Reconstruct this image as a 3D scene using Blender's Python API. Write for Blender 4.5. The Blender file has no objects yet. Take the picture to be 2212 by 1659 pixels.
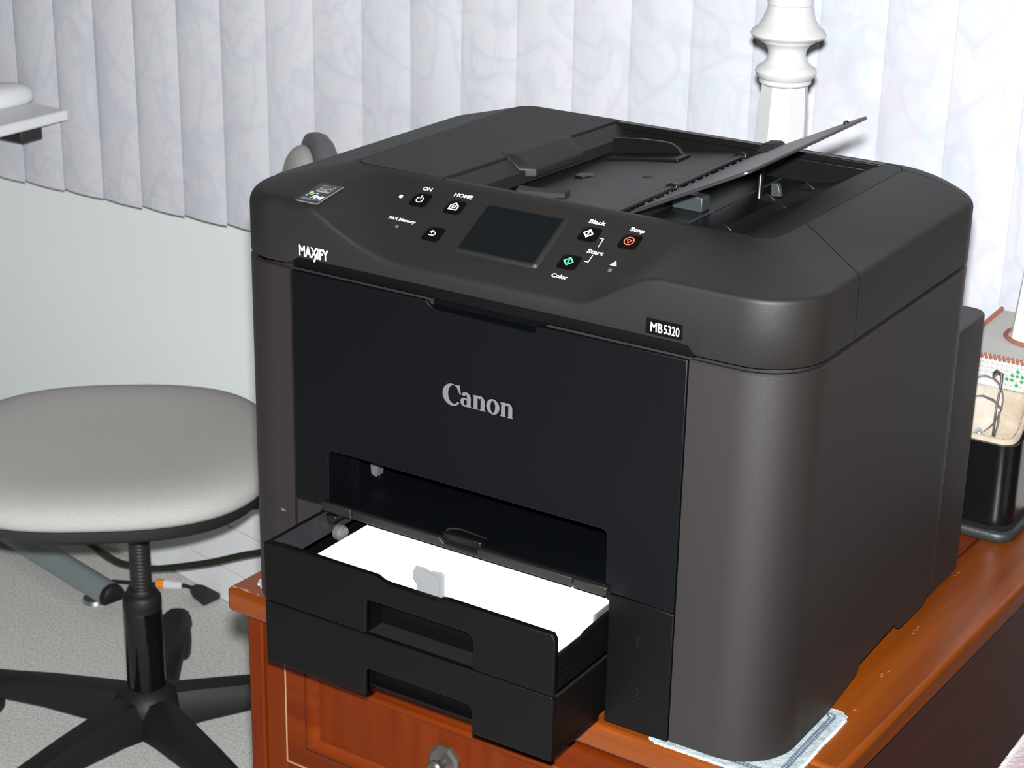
import bpy, bmesh, math, random
from mathutils import Vector, Matrix
random.seed(7)
D = bpy.data
COL = bpy.context.scene.collection
SC = bpy.context.scene
H0 = 0.72                      # height of the desk top above the floor; desk top is z = 0 in the figures below
PI = math.pi

# ------------------------------------------------------------------ camera, world, flash, exposure
cam_right = Vector((0.84039417, 0.54164479, 0.01893591))
cam_down = Vector((0.2096543, -0.29267537, -0.93294491))
cam_fwd = Vector((-0.49978267, 0.78801145, -0.35952083))
cam_pos = Vector((0.90633, -1.03073894, 0.71050358 + H0))
cd = D.cameras.new('camera'); cam = D.objects.new('camera', cd); COL.objects.link(cam)
m = Matrix.Identity(4)
for i in range(3):
    m[i][0] = cam_right[i]; m[i][1] = -cam_down[i]; m[i][2] = -cam_fwd[i]; m[i][3] = cam_pos[i]
cam.matrix_world = m
cd.sensor_width = 36.0; cd.lens = 67.134; cd.clip_start = 0.02
SC.camera = cam
cd.dof.use_dof = True; cd.dof.focus_distance = 1.36; cd.dof.aperture_fstop = 32.0

w = D.worlds.new('room_light'); SC.world = w; w.use_nodes = True
bg = w.node_tree.nodes['Background']
bg.inputs[0].default_value = (1.0, 0.90, 0.80, 1); bg.inputs[1].default_value = 0.085

fl = D.lights.new('camera_flash', 'POINT'); fl.energy = 360.0; fl.shadow_soft_size = 0.014
fl.color = (0.98, 0.99, 1.0)
flo = D.objects.new('camera_flash', fl); COL.objects.link(flo)
flo.location = cam_pos - cam_down * 0.046 - cam_fwd * 0.01

SC.view_settings.view_transform = 'Standard'; SC.view_settings.look = 'None'
SC.view_settings.exposure = 0.0; SC.view_settings.gamma = 1.0
SC.view_settings.use_curve_mapping = False

# ------------------------------------------------------------------ materials
def mat(name, col, rough=0.5, metal=0.0, spec=0.5, bump=None, vary=None, trans=0.0, ior=1.45, coat=0.0, sheen=0.0):
    m = D.materials.new(name); m.use_nodes = True
    nt = m.node_tree; b = nt.nodes['Principled BSDF']
    b.inputs['Base Color'].default_value = (*col, 1); b.inputs['Roughness'].default_value = rough
    b.inputs['Metallic'].default_value = metal; b.inputs['Specular IOR Level'].default_value = spec
    b.inputs['Transmission Weight'].default_value = trans; b.inputs['IOR'].default_value = ior
    b.inputs['Coat Weight'].default_value = coat; b.inputs['Sheen Weight'].default_value = sheen
    if bump or vary:
        tc = nt.nodes.new('ShaderNodeTexCoord')
    if vary:                                     # (scale, other colour, detail)
        n = nt.nodes.new('ShaderNodeTexNoise'); n.inputs['Scale'].default_value = vary[0]
        n.inputs['Detail'].default_value = vary[2] if len(vary) > 2 else 3
        nt.links.new(tc.outputs['Object'], n.inputs['Vector'])
        r = nt.nodes.new('ShaderNodeValToRGB')
        r.color_ramp.elements[0].position = 0.32; r.color_ramp.elements[1].position = 0.68
        r.color_ramp.elements[0].color = (*col, 1); r.color_ramp.elements[1].color = (*vary[1], 1)
        nt.links.new(n.outputs['Fac'], r.inputs['Fac']); nt.links.new(r.outputs['Color'], b.inputs['Base Color'])
    if bump:                                     # (scale, strength, distance)
        n = nt.nodes.new('ShaderNodeTexNoise'); n.inputs['Scale'].default_value = bump[0]; n.inputs['Detail'].default_value = 2
        nt.links.new(tc.outputs['Object'], n.inputs['Vector'])
        bp = nt.nodes.new('ShaderNodeBump'); bp.inputs['Strength'].default_value = bump[1]; bp.inputs['Distance'].default_value = bump[2]
        nt.links.new(n.outputs['Fac'], bp.inputs['Height']); nt.links.new(bp.outputs['Normal'], b.inputs['Normal'])
    return m

def wood_mat(name, c0, c1, axis, scale, rough=0.35, worn=None):
    m = D.materials.new(name); m.use_nodes = True; nt = m.node_tree; b = nt.nodes['Principled BSDF']
    tc = nt.nodes.new('ShaderNodeTexCoord'); mp = nt.nodes.new('ShaderNodeMapping')
    s = [scale, scale, scale]; s[axis] = scale * 0.07
    mp.inputs['Scale'].default_value = s
    n = nt.nodes.new('ShaderNodeTexNoise'); n.inputs['Scale'].default_value = 1.0; n.inputs['Detail'].default_value = 6; n.inputs['Distortion'].default_value = 0.6
    r = nt.nodes.new('ShaderNodeValToRGB'); r.color_ramp.elements[0].position = 0.3; r.color_ramp.elements[1].position = 0.7
    r.color_ramp.elements[0].color = (*c0, 1); r.color_ramp.elements[1].color = (*c1, 1)
    nt.links.new(tc.outputs['Object'], mp.inputs['Vector']); nt.links.new(mp.outputs['Vector'], n.inputs['Vector'])
    nt.links.new(n.outputs['Fac'], r.inputs['Fac'])
    n2 = nt.nodes.new('ShaderNodeTexNoise'); n2.inputs['Scale'].default_value = 9; n2.inputs['Detail'].default_value = 4
    nt.links.new(tc.outputs['Object'], n2.inputs['Vector'])
    r2 = nt.nodes.new('ShaderNodeValToRGB'); r2.color_ramp.elements[0].position = 0.60; r2.color_ramp.elements[1].position = 0.72
    r2.color_ramp.elements[0].color = (0, 0, 0, 1); r2.color_ramp.elements[1].color = (0.45, 0.45, 0.45, 1)
    nt.links.new(n2.outputs['Fac'], r2.inputs['Fac'])
    mx = nt.nodes.new('ShaderNodeMixRGB'); mx.inputs['Color2'].default_value = (*(worn or c0), 1)
    nt.links.new(r2.outputs['Color'], mx.inputs['Fac']); nt.links.new(r.outputs['Color'], mx.inputs['Color1'])
    nt.links.new(mx.outputs['Color'], b.inputs['Base Color'])
    b.inputs['Roughness'].default_value = rough; b.inputs['Specular IOR Level'].default_value = 0.28
    return m

def blind_mat():
    m = D.materials.new('printed_vinyl'); m.use_nodes = True; nt = m.node_tree; b = nt.nodes['Principled BSDF']
    g = nt.nodes.new('ShaderNodeNewGeometry')
    mp = nt.nodes.new('ShaderNodeMapping'); mp.inputs['Scale'].default_value = (1, 1, 0.8)
    nt.links.new(g.outputs['Position'], mp.inputs['Vector'])
    def lines(scale, dist, lo, hi, soft):
        n = nt.nodes.new('ShaderNodeTexNoise'); n.inputs['Scale'].default_value = scale; n.inputs['Detail'].default_value = 0.6; n.inputs['Distortion'].default_value = dist
        nt.links.new(mp.outputs['Vector'], n.inputs['Vector'])
        r = nt.nodes.new('ShaderNodeValToRGB'); e = r.color_ramp.elements
        e[0].position = lo - soft*0.5; e[0].color = (0, 0, 0, 1); e[1].position = hi + soft; e[1].color = (0, 0, 0, 1)
        x = r.color_ramp.elements.new((lo + hi) / 2); x.color = (1, 1, 1, 1)
        nt.links.new(n.outputs['Fac'], r.inputs['Fac']); return r
    l1 = lines(11, 1.2, 0.45, 0.50, 0.05); l2 = lines(14, 1.5, 0.52, 0.57, 0.05); l3 = lines(24, 1.0, 0.56, 0.60, 0.06)
    nb = nt.nodes.new('ShaderNodeTexNoise'); nb.inputs['Scale'].default_value = 7
    nt.links.new(mp.outputs['Vector'], nb.inputs['Vector'])
    rb = nt.nodes.new('ShaderNodeValToRGB'); rb.color_ramp.elements[0].position = 0.4; rb.color_ramp.elements[1].position = 0.65
    rb.color_ramp.elements[0].color = (0.555, 0.555, 0.592, 1); rb.color_ramp.elements[1].color = (0.515, 0.535, 0.572, 1)
    nt.links.new(nb.outputs['Fac'], rb.inputs['Fac'])
    def mixc(prev, r, col, k):
        s = nt.nodes.new('ShaderNodeMath'); s.operation = 'MULTIPLY'; s.inputs[1].default_value = k
        nt.links.new(r.outputs['Color'], s.inputs[0])
        mx = nt.nodes.new('ShaderNodeMixRGB'); mx.inputs['Color2'].default_value = (*col, 1)
        nt.links.new(s.outputs[0], mx.inputs['Fac']); nt.links.new(prev.outputs['Color'], mx.inputs['Color1']); return mx
    c = mixc(rb, l1, (0.40, 0.43, 0.51), 0.40); c = mixc(c, l2, (0.50, 0.43, 0.51), 0.34); c = mixc(c, l3, (0.42, 0.49, 0.53), 0.36)
    nt.links.new(c.outputs['Color'], b.inputs['Base Color'])
    b.inputs['Roughness'].default_value = 0.55; b.inputs['Specular IOR Level'].default_value = 0.3
    return m

def clear_mat():
    m = mat('clear_plastic', (0.165, 0.168, 0.172), 0.25)
    m.node_tree.nodes['Principled BSDF'].inputs['Alpha'].default_value = 0.93
    return m
def lens_mat():
    m = mat('lens_glass', (1, 1, 1), 0.05)
    m.node_tree.nodes['Principled BSDF'].inputs['Alpha'].default_value = 0.06
    return m

def carpet_mat():
    m = D.materials.new('grey_carpet'); m.use_nodes = True; nt = m.node_tree; b = nt.nodes['Principled BSDF']
    tc = nt.nodes.new('ShaderNodeTexCoord')
    n = nt.nodes.new('ShaderNodeTexNoise'); n.inputs['Scale'].default_value = 260; n.inputs['Detail'].default_value = 4; n.inputs['Roughness'].default_value = 0.7
    nt.links.new(tc.outputs['Object'], n.inputs['Vector'])
    r = nt.nodes.new('ShaderNodeValToRGB'); r.color_ramp.elements[0].position = 0.3; r.color_ramp.elements[1].position = 0.7
    r.color_ramp.elements[0].color = (0.37, 0.37, 0.352, 1); r.color_ramp.elements[1].color = (0.78, 0.77, 0.74, 1)
    nt.links.new(n.outputs['Fac'], r.inputs['Fac']); nt.links.new(r.outputs['Color'], b.inputs['Base Color'])
    bp = nt.nodes.new('ShaderNodeBump'); bp.inputs['Strength'].default_value = 0.5; bp.inputs['Distance'].default_value = 0.004
    nt.links.new(n.outputs['Fac'], bp.inputs['Height']); nt.links.new(bp.outputs['Normal'], b.inputs['Normal'])
    b.inputs['Roughness'].default_value = 0.95; b.inputs['Specular IOR Level'].default_value = 0.1
    return m

def mat_wood_red(name, axis):
    m = wood_mat(name, (0.064, 0.0080, 0.0006), (0.088, 0.0135, 0.0009), axis, 70, 0.42)
    m.node_tree.nodes['Principled BSDF'].inputs['Specular IOR Level'].default_value = 0.07
    return m

M = {}
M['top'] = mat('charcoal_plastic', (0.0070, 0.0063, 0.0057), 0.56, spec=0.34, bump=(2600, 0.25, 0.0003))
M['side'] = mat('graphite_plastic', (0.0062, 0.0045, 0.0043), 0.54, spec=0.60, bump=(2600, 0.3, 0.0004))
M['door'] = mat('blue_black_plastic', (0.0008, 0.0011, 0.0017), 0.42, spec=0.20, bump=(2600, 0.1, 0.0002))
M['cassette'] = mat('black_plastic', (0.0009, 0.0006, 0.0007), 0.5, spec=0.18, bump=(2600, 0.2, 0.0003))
M['lid'] = mat('satin_charcoal_plastic', (0.0080, 0.0072, 0.0074), 0.52, spec=0.19, bump=(2600, 0.15, 0.0002))
M['tray'] = mat('satin_grey_black_plastic', (0.0170, 0.0160, 0.0165), 0.40, spec=0.55)
M['well'] = mat('deep_black_plastic', (0.0022, 0.0021, 0.0021), 0.36, spec=0.4)
M['wellfloor'] = mat('dark_grey_plastic', (0.0066, 0.0058, 0.0054), 0.46, spec=0.4, bump=(2600, 0.2, 0.0003))
M['gap'] = mat('seam_black', (0.003, 0.003, 0.003), 0.7)
M['btn'] = mat('button_black', (0.0012, 0.001, 0.0012), 0.3, spec=0.3)
M['screen'] = mat('screen_glass', (0.0026, 0.0034, 0.0040), 0.15, spec=0.35, vary=(900, (0.0036, 0.0048, 0.0055)))
M['white_ink'] = mat('white_ink', (0.85, 0.85, 0.9), 0.5)
M['red_ink'] = mat('red_ink', (0.8, 0.10, 0.05), 0.5)
M['green_ink'] = mat('green_ink', (0.06, 0.5, 0.25), 0.5)
M['grey_ink'] = mat('grey_ink', (0.07, 0.07, 0.07), 0.4)
M['silver'] = mat('silver_ink', (0.085, 0.085, 0.087), 0.4, spec=0.5)
M['stk'] = mat('sticker_black', (0.005, 0.005, 0.010), 0.3)
M['stk_edge'] = mat('sticker_rim', (0.12, 0.12, 0.125), 0.35)
M['stk_line'] = mat('sticker_grey', (0.20, 0.20, 0.20), 0.4)
for n_, c_ in (('yellow', (0.9, 0.75, 0.12)), ('lime', (0.25, 0.6, 0.18)), ('teal', (0.12, 0.62, 0.55)), ('sky', (0.12, 0.5, 0.75))):
    M[n_] = mat('dot_' + n_, c_, 0.5)
M['slide'] = mat('sheen_lightened_plastic', (0.0125, 0.0130, 0.0145), 0.32, spec=0.6)  # lighter than the cassette plastic: the sloped strip's sheen is in the colour
M['grey_part'] = mat('pale_grey_plastic', (0.060, 0.062, 0.064), 0.45)
M['dim_part'] = mat('mid_grey_plastic', (0.020, 0.025, 0.027), 0.45)
M['paper'] = mat('white_paper', (0.9, 0.9, 0.91), 0.7)
M['clear'] = clear_mat()
M['desk_top'] = wood_mat('orange_wood', (0.085, 0.0170, 0.0012), (0.140, 0.0310, 0.0022), 1, 60, 0.33, (0.075, 0.026, 0.014))
M['desk_topx'] = wood_mat('orange_wood_crosswise', (0.085, 0.0170, 0.0012), (0.140, 0.0310, 0.0022), 0, 60, 0.33, (0.075, 0.026, 0.014))
M['desk_in'] = wood_mat('red_wood', (0.075, 0.0125, 0.002), (0.105, 0.0185, 0.0028), 1, 50, 0.35)
M['desk_red'] = mat_wood_red('mahogany_wood', 2)
M['desk_redx'] = mat_wood_red('mahogany_wood_crosswise', 0)
M['desk_side'] = wood_mat('dark_brown_wood', (0.030, 0.0085, 0.0058), (0.040, 0.0115, 0.0080), 1, 40, 0.45)
M['worn'] = mat('bare_worn_edge', (0.26, 0.15, 0.075), 0.6)
M['pewter'] = mat('pewter', (0.075, 0.066, 0.058), 0.38, metal=0.6)
M['doily'] = mat('silver_quilt', (0.20, 0.24, 0.245), 0.5, bump=(160, 0.5, 0.003), vary=(90, (0.27, 0.315, 0.32)))
M['doily_trim'] = mat('slate_braid', (0.05, 0.07, 0.09), 0.6, bump=(500, 0.7, 0.002))
M['doily_edge'] = mat('pale_fringe', (0.30, 0.345, 0.36), 0.7, bump=(700, 0.6, 0.002))
M['carpet'] = carpet_mat()
M['wall'] = mat('pale_green_grey_paint', (0.70, 0.75, 0.735), 0.7, bump=(300, 0.08, 0.001))
M['blind'] = blind_mat()
M['wall_brown'] = mat('added_wall_red_brown', (0.075, 0.034, 0.029), 0.6, vary=(6, (0.095, 0.043, 0.037)))  # only for the added wall mirrored in the printer's side
M['white_lac'] = mat('white_lacquer', (0.60, 0.61, 0.62), 0.35)
M['white_pan'] = mat('white_panel', (0.80, 0.80, 0.81), 0.5)
M['seat'] = mat('grey_upholstery', (0.335, 0.327, 0.312), 0.9, spec=0.2, bump=(900, 0.35, 0.0015), vary=(700, (0.39, 0.382, 0.365)), sheen=0.05)
M['shell'] = mat('black_shell', (0.015, 0.017, 0.016), 0.5)
M['shellgrey'] = mat('grey_shell', (0.085, 0.085, 0.09), 0.55)
M['base_bl'] = mat('black_nylon', (0.0085, 0.0085, 0.0085), 0.55, spec=0.4, bump=(900, 0.1, 0.0004))
M['gas'] = mat('gloss_black_tube', (0.004, 0.004, 0.004), 0.12)
M['rod'] = mat('dark_steel', (0.035, 0.033, 0.032), 0.4, metal=0.5)
M['steel_grey'] = mat('grey_painted_steel', (0.20, 0.235, 0.245), 0.4)
M['chrome'] = mat('chrome', (0.62, 0.62, 0.62), 0.32, metal=1.0)
M['cable'] = mat('black_green_cable', (0.010, 0.016, 0.008), 0.5)
M['orange'] = mat('orange_tag', (0.75, 0.25, 0.03), 0.5)
M['leather'] = mat('black_leather', (0.003, 0.003, 0.003), 0.25, bump=(350, 0.08, 0.0006))
M['base_lea'] = mat('grey_black_leather', (0.016, 0.018, 0.018), 0.45, bump=(500, 0.3, 0.0006))
M['fleece'] = mat('cream_fleece', (0.235, 0.180, 0.122), 0.95, bump=(170, 0.5, 0.003), vary=(45, (0.33, 0.285, 0.225)))
M['bead'] = mat('white_yarn', (0.46, 0.46, 0.455), 0.8)
M['bead_green'] = mat('green_yarn', (0.02, 0.22, 0.06), 0.8)
M['yarn_red'] = mat('rust_yarn', (0.20, 0.068, 0.042), 0.85)
M['canvas'] = mat('grey_canvas', (0.33, 0.325, 0.31), 0.7)
M['tissue'] = mat('white_tissue', (0.88, 0.88, 0.88), 0.8)
M['plush'] = mat('mauve_plush', (0.135, 0.078, 0.086), 0.95, bump=(160, 0.4, 0.003), vary=(90, (0.170, 0.104, 0.112)), sheen=0.3)
M['lamp'] = mat('white_gloss_paint', (0.44, 0.44, 0.44), 0.3)

# ------------------------------------------------------------------ mesh helpers
ORG = {}
def root_of(o):
    while o.parent is not None: o = o.parent
    return o

class MB:
    def __init__(s): s.v = []; s.f = []
    def add(s, vs, fs):
        k = len(s.v); s.v += [tuple(p) for p in vs]; s.f += [tuple(i + k for i in f) for f in fs]; return s
    def box(s, x0, x1, y0, y1, z0, z1):
        vs = [(x, y, z) for z in (z0, z1) for y in (y0, y1) for x in (x0, x1)]
        return s.add(vs, [(0, 2, 3, 1), (4, 5, 7, 6), (0, 1, 5, 4), (2, 6, 7, 3), (0, 4, 6, 2), (1, 3, 7, 5)])
    def prism(s, poly, ax, a0, a1):
        def P(p, a):
            return (a, p[0], p[1]) if ax == 0 else ((p[0], a, p[1]) if ax == 1 else (p[0], p[1], a))
        n = len(poly); vs = [P(p, a0) for p in poly] + [P(p, a1) for p in poly]
        fs = [tuple(range(n))[::-1], tuple(range(n, 2 * n))] + [(i, (i + 1) % n, n + (i + 1) % n, n + i) for i in range(n)]
        return s.add(vs, fs)
    def loft(s, loops, closed=True, cap0=True, cap1=True):
        n = len(loops[0]); vs = [p for l in loops for p in l]; fs = []
        for r in range(len(loops) - 1):
            for i in range(n if closed else n - 1):
                j = (i + 1) % n; fs.append((r * n + i, r * n + j, (r + 1) * n + j, (r + 1) * n + i))
        if cap0 and closed: fs.append(tuple(range(n))[::-1])
        if cap1 and closed: fs.append(tuple(range((len(loops) - 1) * n, len(loops) * n)))
        return s.add(vs, fs)
    def lathe(s, prof, c, n=32, axis=Vector((0, 0, 1))):
        a = axis.normalized(); u = a.orthogonal().normalized(); v = a.cross(u); c = Vector(c)
        loops = [[c + a * z + (u * math.cos(2 * PI * i / n) + v * math.sin(2 * PI * i / n)) * max(r, 1e-5) for i in range(n)] for r, z in prof]
        return s.loft(loops)
    def tube(s, pts, r, n=10, closed=False):
        pts = [Vector(p) for p in pts]; loops = []; N = len(pts); prev = None
        for i in range(N):
            a = pts[(i - 1) % N] if (i > 0 or closed) else pts[i]; b = pts[(i + 1) % N] if (i < N - 1 or closed) else pts[i]
            t = (b - a).normalized()
            u = (prev - t * prev.dot(t)).normalized() if prev is not None and (prev - t * prev.dot(t)).length > 1e-6 else t.orthogonal().normalized()
            prev = u; v = t.cross(u); rr = r[i] if isinstance(r, (list, tuple)) else r
            loops.append([pts[i] + (u * math.cos(2 * PI * k / n) + v * math.sin(2 * PI * k / n)) * rr for k in range(n)])
        if closed: loops.append(loops[0]); return s.loft(loops, cap0=False, cap1=False)
        return s.loft(loops)
    def build(s, name, material, parent=None, loc=None, bevel=0, seg=2, angle=35, smooth=True, merge=True):
        me = D.meshes.new(name)
        if parent is not None: org = ORG[root_of(parent).name]
        else: org = Vector(loc) if loc is not None else Vector((0, 0, 0))
        me.from_pydata([tuple(Vector(p) - org) for p in s.v], [], s.f)
        bm = bmesh.new(); bm.from_mesh(me)
        if merge: bmesh.ops.remove_doubles(bm, verts=bm.verts, dist=1e-6)
        bmesh.ops.recalc_face_normals(bm, faces=bm.faces)
        bm.to_mesh(me); bm.free()
        me.materials.append(material)
        o = D.objects.new(name, me); COL.objects.link(o)
        if parent is not None: o.parent = parent
        else:
            ORG[o.name] = org; o.location = org + Vector((0, 0, H0))
        if bevel:
            b = o.modifiers.new('bevel', 'BEVEL'); b.width = bevel; b.segments = seg; b.limit_method = 'ANGLE'; b.angle_limit = math.radians(40); b.harden_normals = False
        if smooth:
            me.polygons.foreach_set('use_smooth', [True] * len(me.polygons))
            me.set_sharp_from_angle(angle=math.radians(angle if not bevel else 75))
        return o

def thing(name, label, cat, loc, group=None, rotz=0, local=False):
    o = D.objects.new(name, None); COL.objects.link(o); o.empty_display_size = 0.05
    o.location = Vector(loc) + Vector((0, 0, H0)); o.rotation_euler = (0, 0, rotz)
    ORG[o.name] = Vector((0, 0, 0)) if local else Vector(loc)
    o['label'] = label; o['category'] = cat
    if group: o['group'] = group
    return o
def tag(o, label, cat, group=None):
    o['label'] = label; o['category'] = cat
    if group: o['group'] = group
    return o
def struct(o, label=None):
    o['kind'] = 'structure'
    if label: o['label'] = label
    return o

def rr(x0, x1, y0, y1, R, nc=8, ns=(1, 1)):
    """rounded rectangle, counter-clockwise from the start of the front side; R may be four radii FL, FR, BR, BL"""
    if not isinstance(R, (list, tuple)): R = (R,) * 4
    fl_, fr, br, bl = R; P = []
    def seg(a, b, n):
        for i in range(n): P.append((a[0] + (b[0] - a[0]) * i / n, a[1] + (b[1] - a[1]) * i / n))
    def arc(c, r, a0):
        for i in range(nc): a = a0 + PI / 2 * i / nc; P.append((c[0] + r * math.cos(a), c[1] + r * math.sin(a)))
    seg((x0 + fl_, y0), (x1 - fr, y0), ns[0]); arc((x1 - fr, y0 + fr), fr, -PI / 2)
    seg((x1, y0 + fr), (x1, y1 - br), ns[1]); arc((x1 - br, y1 - br), br, 0)
    seg((x1 - br, y1), (x0 + bl, y1), ns[0]); arc((x0 + bl, y1 - bl), bl, PI / 2)
    seg((x0, y1 - bl), (x0, y0 + fl_), ns[1]); arc((x0 + fl_, y0 + fl_), fl_, PI)
    return P
def sel(a, b, n, e=2.6):
    out = []
    for i in range(n):
        t = 2 * PI * i / n; c, s_ = math.cos(t), math.sin(t)
        out.append((a * math.copysign(abs(c) ** (2 / e), c), b * math.copysign(abs(s_) ** (2 / e), s_)))
    return out

def flat2d(loops):
    """filled flat outline (holes by even-odd) -> verts, faces in 2D"""
    cu = D.curves.new('outline', 'CURVE'); cu.dimensions = '2D'; cu.fill_mode = 'BOTH'
    for l in loops:
        sp = cu.splines.new('POLY'); sp.points.add(len(l) - 1); sp.use_cyclic_u = True
        for i, p in enumerate(l): sp.points[i].co = (p[0], p[1], 0, 1)
    o = D.objects.new('outline', cu); COL.objects.link(o)
    dg = bpy.context.evaluated_depsgraph_get(); dg.update()
    me = D.meshes.new_from_object(o.evaluated_get(dg))
    vs = [(v.co.x, v.co.y) for v in me.vertices]; fs = [tuple(p.vertices) for p in me.polygons]
    D.objects.remove(o); D.curves.remove(cu); D.meshes.remove(me)
    return vs, fs
def text2d(s, bold=0.0, space=1.0, shear=0.0):
    cu = D.curves.new('words', 'FONT'); cu.body = s; cu.size = 1.0; cu.offset = bold; cu.space_character = space; cu.shear = shear; cu.resolution_u = 3
    cu.fill_mode = 'FRONT'
    o = D.objects.new('words', cu); COL.objects.link(o)
    dg = bpy.context.evaluated_depsgraph_get(); dg.update()
    me = D.meshes.new_from_object(o.evaluated_get(dg))
    vs = [(v.co.x, v.co.y) for v in me.vertices]; fs = [tuple(p.vertices) for p in me.polygons]
    D.objects.remove(o); D.curves.remove(cu); D.meshes.remove(me)
    x0 = min(v[0] for v in vs); x1 = max(v[0] for v in vs); y0 = min(v[1] for v in vs)
    return [(v[0] - x0, v[1]) for v in vs], fs, x1 - x0
class Frame:
    def __init__(s, o, u, v):
        s.o = Vector(o); s.u = Vector(u).normalized(); s.v = Vector(v).normalized(); s.n = s.u.cross(s.v)
    def __call__(s, a, b, c=0.0): return s.o + s.u * a + s.v * b + s.n * c
def decal(name, shapes, fr, off, material, parent, thick=0.00012):
    """flat printed shapes (lists of loops or (verts, faces)) laid on a frame"""
    mb = MB()
    for i, sh in enumerate(shapes):                # each shape a hair above the last, so overlaps do not coincide
        vs, fs = sh if isinstance(sh, tuple) else flat2d(sh)
        mb.add([fr(a, b, off + 0.00003 * i) for a, b in vs], fs)
    o = mb.build(name, material, parent, smooth=False, merge=False)
    return o
def words(name, s, fr, x, y, width, height, material, parent, bold=0.02, off=0.0003, shear=0.0, space=1.0):
    vs, fs, wd = text2d(s, bold, space, shear); k = width / wd; kh = height / 0.70
    mb = MB(); mb.add([fr(x + a * k, y + b * kh, off) for a, b in vs], fs)
    return mb.build(name, material, parent, smooth=False, merge=False)
def ringloops(c, r0, r1, n=28, a0=0, a1=2 * PI):
    if a1 - a0 > 6.28:
        return [[(c[0] + r * math.cos(2 * PI * i / n), c[1] + r * math.sin(2 * PI * i / n)) for i in range(n)] for r in (r1, r0)]
    o = [(c[0] + r1 * math.cos(a0 + (a1 - a0) * i / n), c[1] + r1 * math.sin(a0 + (a1 - a0) * i / n)) for i in range(n + 1)]
    i_ = [(c[0] + r0 * math.cos(a0 + (a1 - a0) * i / n), c[1] + r0 * math.sin(a0 + (a1 - a0) * i / n)) for i in range(n + 1)]
    return [o + i_[::-1]]
def stroke(a, b, t):
    d = Vector((b[0] - a[0], b[1] - a[1])).normalized(); q = (-d.y * t / 2, d.x * t / 2)
    return [[(a[0] + q[0], a[1] + q[1]), (b[0] + q[0], b[1] + q[1]), (b[0] - q[0], b[1] - q[1]), (a[0] - q[0], a[1] - q[1])]]
def ell(cx, cy, rx, ry, n=32, a0=0.0, a1=2 * PI, closed=True):
    k = n if closed else n - 1
    return [(cx + rx * math.cos(a0 + (a1 - a0) * i / k), cy + ry * math.sin(a0 + (a1 - a0) * i / k)) for i in range(n)]
def sstep(k):
    k = max(0.0, min(1.0, k)); return k * k * (3 - 2 * k)

# ------------------------------------------------------------------ the setting
FZ = -H0
mb = MB(); mb.box(-3.2, 2.4, -2.2, 1.06, FZ - 0.05, FZ)
struct(mb.build('floor', M['carpet'], loc=(0, 0, FZ - 0.05), smooth=False), 'speckled grey carpet')
mb = MB(); mb.box(-3.2, 2.4, 1.06, 1.16, FZ - 0.05, 1.7)
struct(mb.build('wall_back', M['wall'], loc=(0, 1.06, FZ), smooth=False), 'pale green grey painted wall')

mb = MB(); mb.box(0.74, 2.4, 0.42, 1.06, FZ - 0.05, 1.7)  # added out of view so the printer's side mirrors dark brown, not blinds
struct(mb.build('added_wall_right', M['wall_brown'], loc=(1.2, 0.7, FZ), smooth=False), 'added out-of-view red-brown wall, dark reflection for the printer side')

# vertical blinds
bl = thing('vertical_blinds', 'white vertical blinds with a faint swirl print along the back wall', 'blinds', (-0.45, 0.94, 0.98))
mb = MB(); mb.box(-1.95, 0.73, 0.915, 0.965, 0.955, 1.0); mb.build('headrail', M['white_lac'], bl, bevel=0.004)
PITCH, VW, VA, ARC = 0.0795, 0.0895, math.radians(5), math.radians(20)
def vane_mesh():
    n = 8; R = VW / ARC; mbv = MB(); rows = []
    for z in (-1.036, -0.03):
        row = []
        for i in range(n + 1):
            a = -ARC / 2 + ARC * i / n
            x = R * math.sin(a); y = -(R * math.cos(a) - R * math.cos(ARC / 2))
            row.append((x * math.cos(VA) + y * math.sin(VA), -x * math.sin(VA) + y * math.cos(VA), z))
        rows.append(row)
    back = [[(p[0] + 0.0001, p[1] + 0.0009, p[2]) for p in r] for r in rows]
    lo = rows[0] + back[0][::-1]; hi = rows[1] + back[1][::-1]
    mbv.loft([lo, hi]); return mbv
vm = vane_mesh(); ORG_keep = ORG[bl.name]; ORG[bl.name] = Vector((0, 0, 0))
v0 = vm.build('vane', M['blind'], bl, angle=30); ORG[bl.name] = ORG_keep
nv = 33
for i in range(nv):
    o = v0 if i == 0 else v0.copy()
    if i: COL.objects.link(o); o.parent = bl
    o.location = (-1.90 + 0.45 + PITCH * i + random.uniform(-0.0015, 0.0015), 0.0, random.uniform(-0.0015, 0.0015))
    o.rotation_euler = (0, 0, random.uniform(-0.03, 0.03))

# ------------------------------------------------------------------ printer
pr = thing('printer', 'black multifunction printer with open document tray and pulled-out paper cassette on the wooden desk', 'printer', (0.2315, 0.16, 0.0))
W, DP, RC = 0.463, 0.332, 0.043
ZS = 0.2905
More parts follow.
